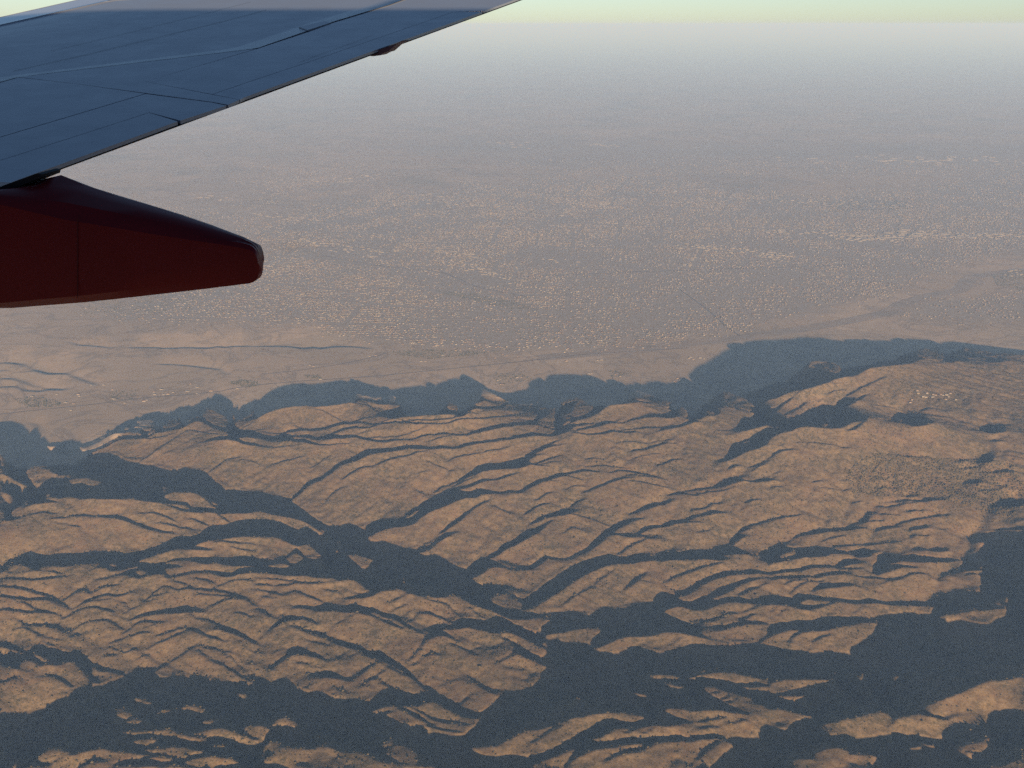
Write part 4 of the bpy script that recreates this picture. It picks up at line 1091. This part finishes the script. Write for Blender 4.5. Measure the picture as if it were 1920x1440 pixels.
bx, by, wood = bx[keep], by[keep], wood[keep]; print('brush', len(bx))
sz = rng.gamma(3.0, 1.0, len(bx)) * .8 + 1.0 + 2.5 * wood
blobs('chaparral', bx, by, sz, sz * rng.uniform(.7, 1.1, len(bx)), BRUSH)

# roads and dry river
def strip(name, pts, width, mat, lift=1.2, step=30):
    P = np.array([on_plain(a, b) for a, b in pts]); seg = np.r_[0, np.cumsum(np.hypot(*np.diff(P, axis=0).T))]
    q = np.arange(0, seg[-1], step); x = np.interp(q, seg, P[:, 0]); y = np.interp(q, seg, P[:, 1])
    x = np.convolve(np.pad(x, 4, mode='edge'), np.ones(9) / 9, 'valid'); y = np.convolve(np.pad(y, 4, mode='edge'), np.ones(9) / 9, 'valid')
    dx, dy = np.gradient(x), np.gradient(y); L = np.hypot(dx, dy) + 1e-9; nx, ny = -dy / L, dx / L
    w = width / 2 * (np.ones(len(x)) if np.isscalar(width) else 1)
    A = np.stack([x + nx * w, y + ny * w], -1); B = np.stack([x - nx * w, y - ny * w], -1)
    V = np.concatenate([np.c_[A, height(A[:, 0], A[:, 1]) + lift], np.c_[B, height(B[:, 0], B[:, 1]) + lift]]); n = len(x)
    Q = np.stack([np.arange(n - 1), np.arange(1, n), np.arange(n + 1, 2 * n), np.arange(n, 2 * n - 1)], -1)
    return tag(mesh_np(name, V, Q, mat), kind='structure')
DIRT = noisy_mat('dirt_road', (.36, .28, .20), (.30, .23, .165), .02)
ASPH = noisy_mat('asphalt', (.130, .120, .108), (.160, .148, .132), .03)
strip('road', [(-40, 782), (40, 772), (160, 760), (280, 745), (380, 738), (480, 722), (560, 715), (700, 706), (860, 690), (960, 680), (1100, 664), (1300, 652)], 13, ASPH)
strip('dirt_road', [(490, 746), (540, 741), (600, 737), (650, 733), (690, 729)], 12, DIRT, 1.6)
strip('dirt_road', [(-30, 768), (60, 768), (90, 765), (130, 757), (190, 748), (320, 738)], 8, DIRT, 2.0)
strip('road', [(480, 703), (560, 695), (640, 683), (700, 670), (730, 660)], 10, ASPH, 1.5)
strip('road', [(600, 478), (720, 500), (830, 510), (900, 540), (1010, 560)], 18, ASPH, 1.3)
strip('road', [(960, 520), (1180, 510), (1500, 500), (1640, 495)], 24, ASPH, 1.4)
strip('road', [(1270, 540), (1320, 575), (1362, 612), (1390, 632)], 14, ASPH, 1.5)
strip('road', [(480, 655), (700, 664), (960, 672), (1200, 655), (1330, 638)], 10, DIRT, 1.7)
SAND = noisy_mat('river_sand', (.30, .245, .185), (.22, .19, .15), .004)
strip('dry_river_bed', [(2050, 500), (1900, 508), (1820, 520), (1800, 545), (1740, 555), (1690, 570), (1670, 585), (1600, 600), (1500, 618), (1380, 634), (1200, 655), (1000, 672)], 190, SAND, .8)


# ------------------------------------------------------------------ the airliner we look out of
# body axes: forward points left in the picture, span points outboard (away from us)
SPA = math.radians(6.0)
SP = np.array([math.sin(SPA), math.cos(SPA), 0.0]); FW = np.array([-math.cos(SPA), math.sin(SPA), 0.0])
DIH = 0.14; ROOTZ = -1.30
def body_axes(p):                                                   # direction -> (forward, span, up)
    return np.stack([p @ FW, p @ SP, p[..., 2]], -1)
def to_world(fs):                                                   # (forward, span, up from the eye) -> world
    fs = np.asarray(fs, float)
    return fs[..., :1] * FW + fs[..., 1:2] * SP + np.array([0, 0, HC]) + fs[..., 2:3] * np.array([0, 0, 1.])
def flat_hit(px, py):
    d = body_axes(ray(px, py)); k = ROOTZ / (d[..., 2] - DIH * d[..., 1]); return d * k[..., None]
def line_through(a, b):
    A, B = flat_hit(*map(float, a)), flat_hit(*map(float, b))
    m = (B[0] - A[0]) / (B[1] - A[1]); return lambda s: A[0] + (s - A[1]) * m
TEf = line_through((0, 348), (965, 0)); LEf = line_through((0, 9), (130, -19))
def camber(f, s):
    v = np.clip((f - TEf(s)) / (LEf(s) - TEf(s)), 0, 1.05)
    return -.55 * np.maximum(v - .62, 0) ** 2 * (LEf(s) - TEf(s)) * .28
def skin(f, s): return ROOTZ + DIH * s + camber(f, s)
def hit(px, py):
    """photo point -> (forward, span) on the curved upper skin"""
    d = body_axes(ray(px, py)); k = ROOTZ / (d[..., 2] - DIH * d[..., 1])
    for _ in range(25):
        p = d * k[..., None]; k = (ROOTZ + camber(p[..., 0], p[..., 1])) / (d[..., 2] - DIH * d[..., 1])
    return d[..., :2] * k[..., None]
PAINT, pn, pk, pb = new_mat('wing_grey_paint', (.25, .28, .33), .38, .5)
g_ = pn.new('ShaderNodeTexCoord'); pf = noise(pn, pk, g_.outputs['Object'], 1.1, 5, .6)
pk.new(ramp(pn, pk, pf, [(.2, (.128, .150, .190)), (.8, (.142, .165, .206))]), pb.inputs['Base Color'])
pr = ramp(pn, pk, noise(pn, pk, g_.outputs['Object'], 4.0, 5, .7), [(.3, (.33,) * 3), (.7, (.38,) * 3)]); pk.new(pr, pb.inputs['Roughness'])
GAP = new_mat('panel_gap_shadow_black', (.010, .011, .013), .7)[0]
SLATM = new_mat('bare_metal_edge', (.42, .44, .47), .32, .5, .6)[0]
RED, rn_, rk_, rb_ = new_mat('red_paint', (.10, .005, .008), .45, .15)
rk_.new(ramp(rn_, rk_, noise(rn_, rk_, rn_.new('ShaderNodeTexCoord').outputs['Object'], 2.5, 4), [(.3, (.092, .0045, .0070)), (.7, (.108, .006, .0085))]), rb_.inputs['Base Color'])
plane = bpy.data.objects.new('airliner', None); link(plane); plane.location = (0, 0, HC)
tag(plane, 'grey swept airliner wing in shade over a red flap fairing', 'airplane')
def wpart(name, fs3, faces, mat, parent=None, smooth=False):
    V = to_world(fs3) - (np.array([0, 0, HC]))
    return mesh_py(name, V, faces, mat, parent or plane, smooth)
# box of the wing: dark under-surface that shows only in the gaps
ss = np.linspace(.05, 14.6, 40); vv = np.array([0, .004, .05, .15, .3, .45, .6, .75, .88, .95, 1.0])
top = np.array([[[TEf(s) + v * (LEf(s) - TEf(s)), s, skin(TEf(s) + v * (LEf(s) - TEf(s)), s) - .022] for v in vv] for s in ss])
bot = top.copy(); th = np.array([.004, .01, .05, .14, .24, .30, .32, .28, .2, .12, .03]); bot[..., 2] -= th[None] * (1.25 - .05 * ss)[:, None]
def shell(name, up, lo, mat, lomat=None, parent=None):
    a, b = up.shape[:2]; V = np.concatenate([up.reshape(-1, 3), lo.reshape(-1, 3)]); Fc = []; o = a * b
    for i in range(a - 1):
        for j in range(b - 1):
            q = (i * b + j, i * b + j + 1, (i + 1) * b + j + 1, (i + 1) * b + j); Fc.append(q); Fc.append(tuple(x + o for x in q[::-1]))
    for i in range(a - 1):
        for j in (0, b - 1): Fc.append((i * b + j, (i + 1) * b + j, (i + 1) * b + j + o, i * b + j + o)[::(1 if j else -1)])
    for j in range(b - 1):
        for i in (0, a - 1): Fc.append((i * b + j, i * b + j + 1, i * b + j + 1 + o, i * b + j + o)[::(-1 if i else 1)])
    return wpart(name, V, Fc, mat, parent, smooth=False)
wing_box = shell('wing', top, bot, GAP)
def inset(P, d):
    """shrink a polygon by d metres"""
    n = len(P); ar = .5 * sum(P[i][0] * P[(i + 1) % n][1] - P[(i + 1) % n][0] * P[i][1] for i in range(n)); sg = 1 if ar > 0 else -1; out = []
    for i in range(n):
        a, b, c = P[i - 1], P[i], P[(i + 1) % n]; e1 = (b - a) / (np.linalg.norm(b - a) + 1e-9); e2 = (c - b) / (np.linalg.norm(c - b) + 1e-9)
        n1 = np.array([-e1[1], e1[0]]) * sg; n2 = np.array([-e2[1], e2[0]]) * sg; m = n1 + n2; m /= max(.35, m @ m / 2) ; out.append(b + m * d * .5 * (1 if (m @ m) > 0 else 0) * 1.0)
    return np.array(out)
def panel(name, pix, mat=None, gap=.005, lift=0.0, thick=.018, parent=None, droop=0.0):
    P = np.array([hit(float(a), float(b)) for a, b in pix]); Q = inset(P, gap)
    up = [[f, s, skin(f, s) + lift] for f, s in Q]; lo = [[f, s, z - thick] for f, s, z in up]; n = len(Q)
    ar = sum(Q[i][0] * Q[(i + 1) % n][1] - Q[(i + 1) % n][0] * Q[i][1] for i in range(n))
    # forward x span is left-handed seen from above: flip accordingly
    f1 = tuple(range(n)); f2 = tuple(range(n, 2 * n))[::-1]
    Fc = [f1, f2] + [(i, i + n, (i + 1) % n + n, (i + 1) % n) for i in range(n)]
    if ar > 0: Fc = [f[::-1] for f in Fc]
    return wpart(name, np.array(up + lo), Fc, mat or PAINT, parent or wing_box)
TEp = lambda x: 348 - .3606 * x
panel('flap', [(-420, 379), (0, 257.5), (273, 176), (397, 192), (425, 198), (338, 226.5), (280, 211), (22, 294), (-420, 428)])
panel('flap_trailing_panel', [(-420, 428), (22, 294), (280, 211), (334, 227.5), (0, 350), (-420, 502)])
panel('spoiler', [(-420, 255), (0, 155), (35, 145), (150, 158), (273, 175.5), (0, 257), (-420, 379)])
panel('fixed_trailing_panel', [(35, 144.5), (480, 91.5), (273, 153), (360, 170), (398, 177.5), (449, 187), (428, 196.5), (397, 191), (273, 174.5), (150, 158)], gap=.0012)
panel('aileron', [(272, 153), (480, 92), (575, 61), (623, 43.5), (729, 11.5), (775, -5), (880, -42), (1080, -42), (967, -.8), (908, 20.5), (850, 22.5), (710, 71), (580, 116), (480, 149), (398, 177)], gap=.007)
panel('aileron_tab', [(398, 177), (480, 149), (580, 116), (710, 71), (850, 22.5), (905, 22), (700, 95.5), (460, 182), (450, 187)], gap=.004)
panel('hinge_cover', [(560, 52), (607, 41), (620, 44), (577, 58)], gap=.002, lift=.006)
# main skin, spanwise strips from the hinge lines to the slat line, following the curve of the aerofoil
SLf = line_through((0, 36), (150, 4))
def chain(pts):
    P = np.array([hit(float(a), float(b)) for a, b in pts]); o = np.argsort(P[:, 1]); P = P[o]
    return lambda s: np.interp(s, P[:, 1], P[:, 0])
HG = chain([(-420, 253), (0, 154), (35, 144), (480, 91), (575, 58), (623, 41), (729, 9), (775, -8)])
s_out = np.array([hit(775., -8.)[1]])[0]
def skinpatch(name, f0, f1, s0, s1, mat, n=60, m=18, gap=.006, lift=0.0):
    s = np.linspace(s0, s1, n); up = []
    for q in s:
        a, b = f0(q) + gap, f1(q) - gap; fs = np.linspace(a, b, m); up.append([[f, q, skin(f, q) + lift] for f in fs])
    up = np.array(up); lo = up.copy(); lo[..., 2] -= .016
    o = shell(name, up, lo, mat, parent=wing_box)
    for p in o.data.polygons: p.use_smooth = True
    return o
SL2 = line_through((0, 27), (130, 0))
s_in = float(hit(-420., 253.)[1])
skinpatch('upper_skin', HG, SLf, s_in, s_out, PAINT, gap=.0005)
skinpatch('outer_wing_skin', lambda s: TEf(s) + .02, SLf, s_out + .01, 14.5, PAINT)
skinpatch('inner_wing_skin', lambda s: TEf(s) + .02, SLf, .1, float(hit(-420., 502.)[1]) - .01, PAINT)
ye = np.linspace(253, 502, 30); ce = np.array([hit(-420., float(y)) for y in ye]); oe = np.argsort(ce[:, 1]); ce = ce[oe]
skinpatch('root_wing_skin', lambda s: np.interp(s, ce[:, 1], ce[:, 0]), SLf, float(ce[0, 1]), s_in - .004, PAINT, gap=.004)
skinpatch('leading_edge_slat', SLf, lambda s: LEf(s) + .01, .1, 14.5, SLATM, m=8, gap=.004)
SEAM = new_mat('skin_seam', (.075, .088, .112), .5)[0]
for pts, w_ in (([(25, 134), (140, 108), (290, 72), (420, 40), (500, 19)], .006), ([(95, 96), (240, 62), (400, 22), (470, 4)], .004),
                ([(560, 118), (590, 106), (640, 88), (700, 66)], .003)):
    q = np.array([hit(float(a), float(b)) for a, b in pts]); tt = np.linspace(0, len(q) - 1, 40); c = np.stack([np.interp(tt, range(len(q)), q[:, k]) for k in (0, 1)], -1)
    d = np.gradient(c, axis=0); nn = np.stack([-d[:, 1], d[:, 0]], -1); nn /= np.linalg.norm(nn, axis=1)[:, None]; e = []
    for i in range(40):
        for sg in (1, -1):
            f_, s_ = c[i] + nn[i] * sg * w_ / 2; e.append([f_, s_, skin(f_, s_) + .0035])
    wpart('seam', np.array(e), [(2 * i, 2 * i + 1, 2 * i + 3, 2 * i + 2) for i in range(39)], SEAM, wing_box)
# red canoe-shaped flap fairing hanging under the trailing edge
def vhit(px, py, span):                                             # photo point on the vertical plane at a given span
    d = body_axes(ray(px, py)); k = span / d[..., 1]; return d * k[..., None]
YF = 3.62
xs0 = [-700, -420, -200, -80, 0, 60, 95, 140, 200, 260, 320, 380, 430, 455, 466, 474, 480, 484.5, 488, 491, 493, 493.8]
xs_ = xs0
b_ = np.interp(xs_, [-700, -200, 0, 160, 300, 455, 466, 474, 480, 484.5, 488, 491, 493, 493.8], [560, 578, 577, 565, 550, 533, 532, 530.5, 528.5, 525.5, 521.5, 516, 508, 500])
sd_ = np.interp(xs_, [-700, 0, 140, 350, 447, 466, 474, 480, 484.5, 488, 491, 493, 493.8], [345, 369, 404, 440, 454, 457, 459, 461, 463.5, 467, 472, 480, 490])
c1_ = np.interp(xs_, [-700, 0, 140, 325, 455, 466, 474, 480, 484.5, 488, 491, 493, 493.8], [335, 361, 381, 420, 451, 454.5, 457, 459.5, 462, 466, 471, 479, 489])
tp_ = np.interp(xs_, [-700, 0, 60, 95, 165, 300, 455, 466, 474, 480, 484.5, 488, 491, 493, 493.8], [330, 352, 335, 328, 357, 394, 444.5, 449, 453, 457, 460.5, 465, 470, 478, 488])
wd_ = np.interp(xs_, [-700, 0, 200, 455, 484, 493.8], [.36, .34, .26, .12, .10, .07])
secs = []
for x, b, sd, c1, tp, w in zip(xs_, b_, sd_, c1_, tp_, wd_):
    x = x if x < 380 else 380 + (x - 380) * .915; n0 = vhit(x, b, YF); f = n0[0]
    zb = vhit(x, b, YF + w * .22)[2]; zs = vhit(x, sd, YF)[2]; z1 = vhit(x, c1, YF + .03)[2]; zt = vhit(x, tp, YF + w * .62)[2]
    lim = skin(max(f, TEf(YF)), YF) - .06 if f > TEf(YF + w) - .03 else 9
    zs, z1, zt = min(zs, lim), min(z1, lim + .01), min(zt, lim + .02)
    k1 = min(1, max(.05, (zs - zb) / .14)); a1, a2, a3 = .035 * k1, .09 * k1, .015 * k1
    sec = [(YF + w * .22, zb), (YF + .012, zb + a1), (YF, zb + a2), (YF, zs - a3), (YF + .012, zs), (YF + .035, z1), (YF + w * .38, (z1 + zt) / 2 + .004), (YF + w * .62, zt), (YF + w - .035, z1 * .5 + zt * .5), (YF + w, zs - a3), (YF + w, zb + a2), (YF + w - .012, zb + a1), (YF + w * .78, zb)]
    secs.append([[f, s, z] for s, z in sec])
secs = np.array(secs); ns_, ms_ = secs.shape[:2]
Fc = [(i * ms_ + j, i * ms_ + (j + 1) % ms_, (i + 1) * ms_ + (j + 1) % ms_, (i + 1) * ms_ + j) for i in range(ns_ - 1) for j in range(ms_)] + [tuple(range(ms_))[::-1], tuple(range((ns_ - 1) * ms_, ns_ * ms_))]
fair = wpart('flap_track_fairing', secs.reshape(-1, 3), Fc, RED, plane, smooth=True)
bpy.context.view_layer.update()
md = fair.modifiers.new('edge', 'EDGE_SPLIT'); md.split_angle = math.radians(33)
# panel seam on the fairing side, a hair proud of the paint
sx0, sx1 = 144.5, 146.5; e = []
for q in np.linspace(0, 1, 8):
    for sx in (sx0, sx1):
        y = np.interp(q, [0, 1], [np.interp(sx, xs_, sd_) + 4, np.interp(sx, xs_, b_) - 8]); p = vhit(sx, y, YF - .0025); e.append(p)
wpart('seam', np.array(e), [(2 * i, 2 * i + 1, 2 * i + 3, 2 * i + 2) for i in range(7)], new_mat('seam_dark', (.05, .004, .006), .6)[0], fair)
# black wedge filling the gap under the flap, its shade put in as colour
bk = [vhit(a, b, YF + .12) for a, b in ((-300, 457), (0, 350), (70, 324.5), (78, 327), (76, 333), (0, 364), (-300, 480))]
bk2 = [p + np.array([0, .14, 0]) for p in bk]; nb_ = len(bk)
wpart('gap_shade_wedge', np.array(bk + bk2), [tuple(range(nb_)), tuple(range(nb_, 2 * nb_))[::-1]] + [(i, i + nb_, (i + 1) % nb_ + nb_, (i + 1) % nb_) for i in range(nb_)], GAP, fair)
# small outboard fairing tail showing below the trailing edge
P = [(680, 102.5), (700, 105.5), (712, 103), (722, 98), (728, 96.5), (742, 84), (755, 76)]
so = float(hit(712., 92.)[1]); nr = [vhit(a, b, so) for a, b in P]; tpz = [vhit(a, TEp(a) - 4, so) for a, _ in P]
V = []
for w_, dz in ((0, 0), (.22, .0)):
    V += [p + np.array([0, w_, dz]) for p in nr] + [p + np.array([0, w_, dz - .02]) for p in tpz]
k_ = len(P); Fc = []
for i in range(k_ - 1):
    Fc += [(i, i + 1, k_ + i + 1, k_ + i), (2 * k_ + i, 3 * k_ + i, 3 * k_ + i + 1, 2 * k_ + i + 1), (i, 2 * k_ + i, 2 * k_ + i + 1, i + 1), (k_ + i, k_ + i + 1, 3 * k_ + i + 1, 3 * k_ + i)]
wpart('outboard_fairing', np.array(V), Fc, new_mat('dark_fairing_paint', (.06, .035, .045), .5)[0], plane)
# fuselage: the long body behind us whose shadow lies over the wing root
nseg = 48; L0, L1 = -14.0, 16.0; R_ = 1.88; ZC = .63; V = []; Fc = []
fst = [L0 - 3, L0, -6, 0, 6, L1, L1 + 2.5, L1 + 4]; rad = [.9, 1.6, R_, R_, R_, R_, 1.35, .3]
for f, r in zip(fst, rad):
    for k in range(nseg):
        a = 2 * math.pi * k / nseg; V.append([f, -R_ - .55 + r * math.cos(a), ZC + r * 1.06 * math.sin(a)])
for i in range(len(fst) - 1):
    for k in range(nseg):
        Fc.append((i * nseg + k, i * nseg + (k + 1) % nseg, (i + 1) * nseg + (k + 1) % nseg, (i + 1) * nseg + k))
Fc += [tuple(range(nseg))[::-1], tuple(range((len(fst) - 1) * nseg, len(fst) * nseg))]
wpart('fuselage', np.array(V), Fc, new_mat('fuselage_blue_paint', (.04, .07, .25), .3, .5)[0], plane, smooth=True)


# ------------------------------------------------------------------ the air
def haze_box():
    x0, x1, y0, y1, z0, z1 = -330000, 330000, -130000, 440000, float(TZ.min()) - 5, HC + 40
    V = [(x, y, z) for z in (z0, z1) for x, y in ((x0, y0), (x1, y0), (x1, y1), (x0, y1))]
    Fc = [(0, 3, 2, 1), (4, 5, 6, 7), (0, 1, 5, 4), (1, 2, 6, 5), (2, 3, 7, 6), (3, 0, 4, 7)]
    m = bpy.data.materials.new('air'); m.use_nodes = True; n = m.node_tree.nodes; l = m.node_tree.links
    n.remove(n['Principled BSDF'])
    v = n.new('ShaderNodeVolumePrincipled'); v.inputs['Density'].default_value = 3.0e-5
    v.inputs['Color'].default_value = (.28, .50, .95, 1); v.inputs['Anisotropy'].default_value = 0.0
    v.inputs['Absorption Color'].default_value = (.60, .60, .60, 1)
    l.new(v.outputs[0], n['Material Output'].inputs['Volume'])
    return tag(mesh_py('haze', V, Fc, m), kind='stuff')
haze_box()
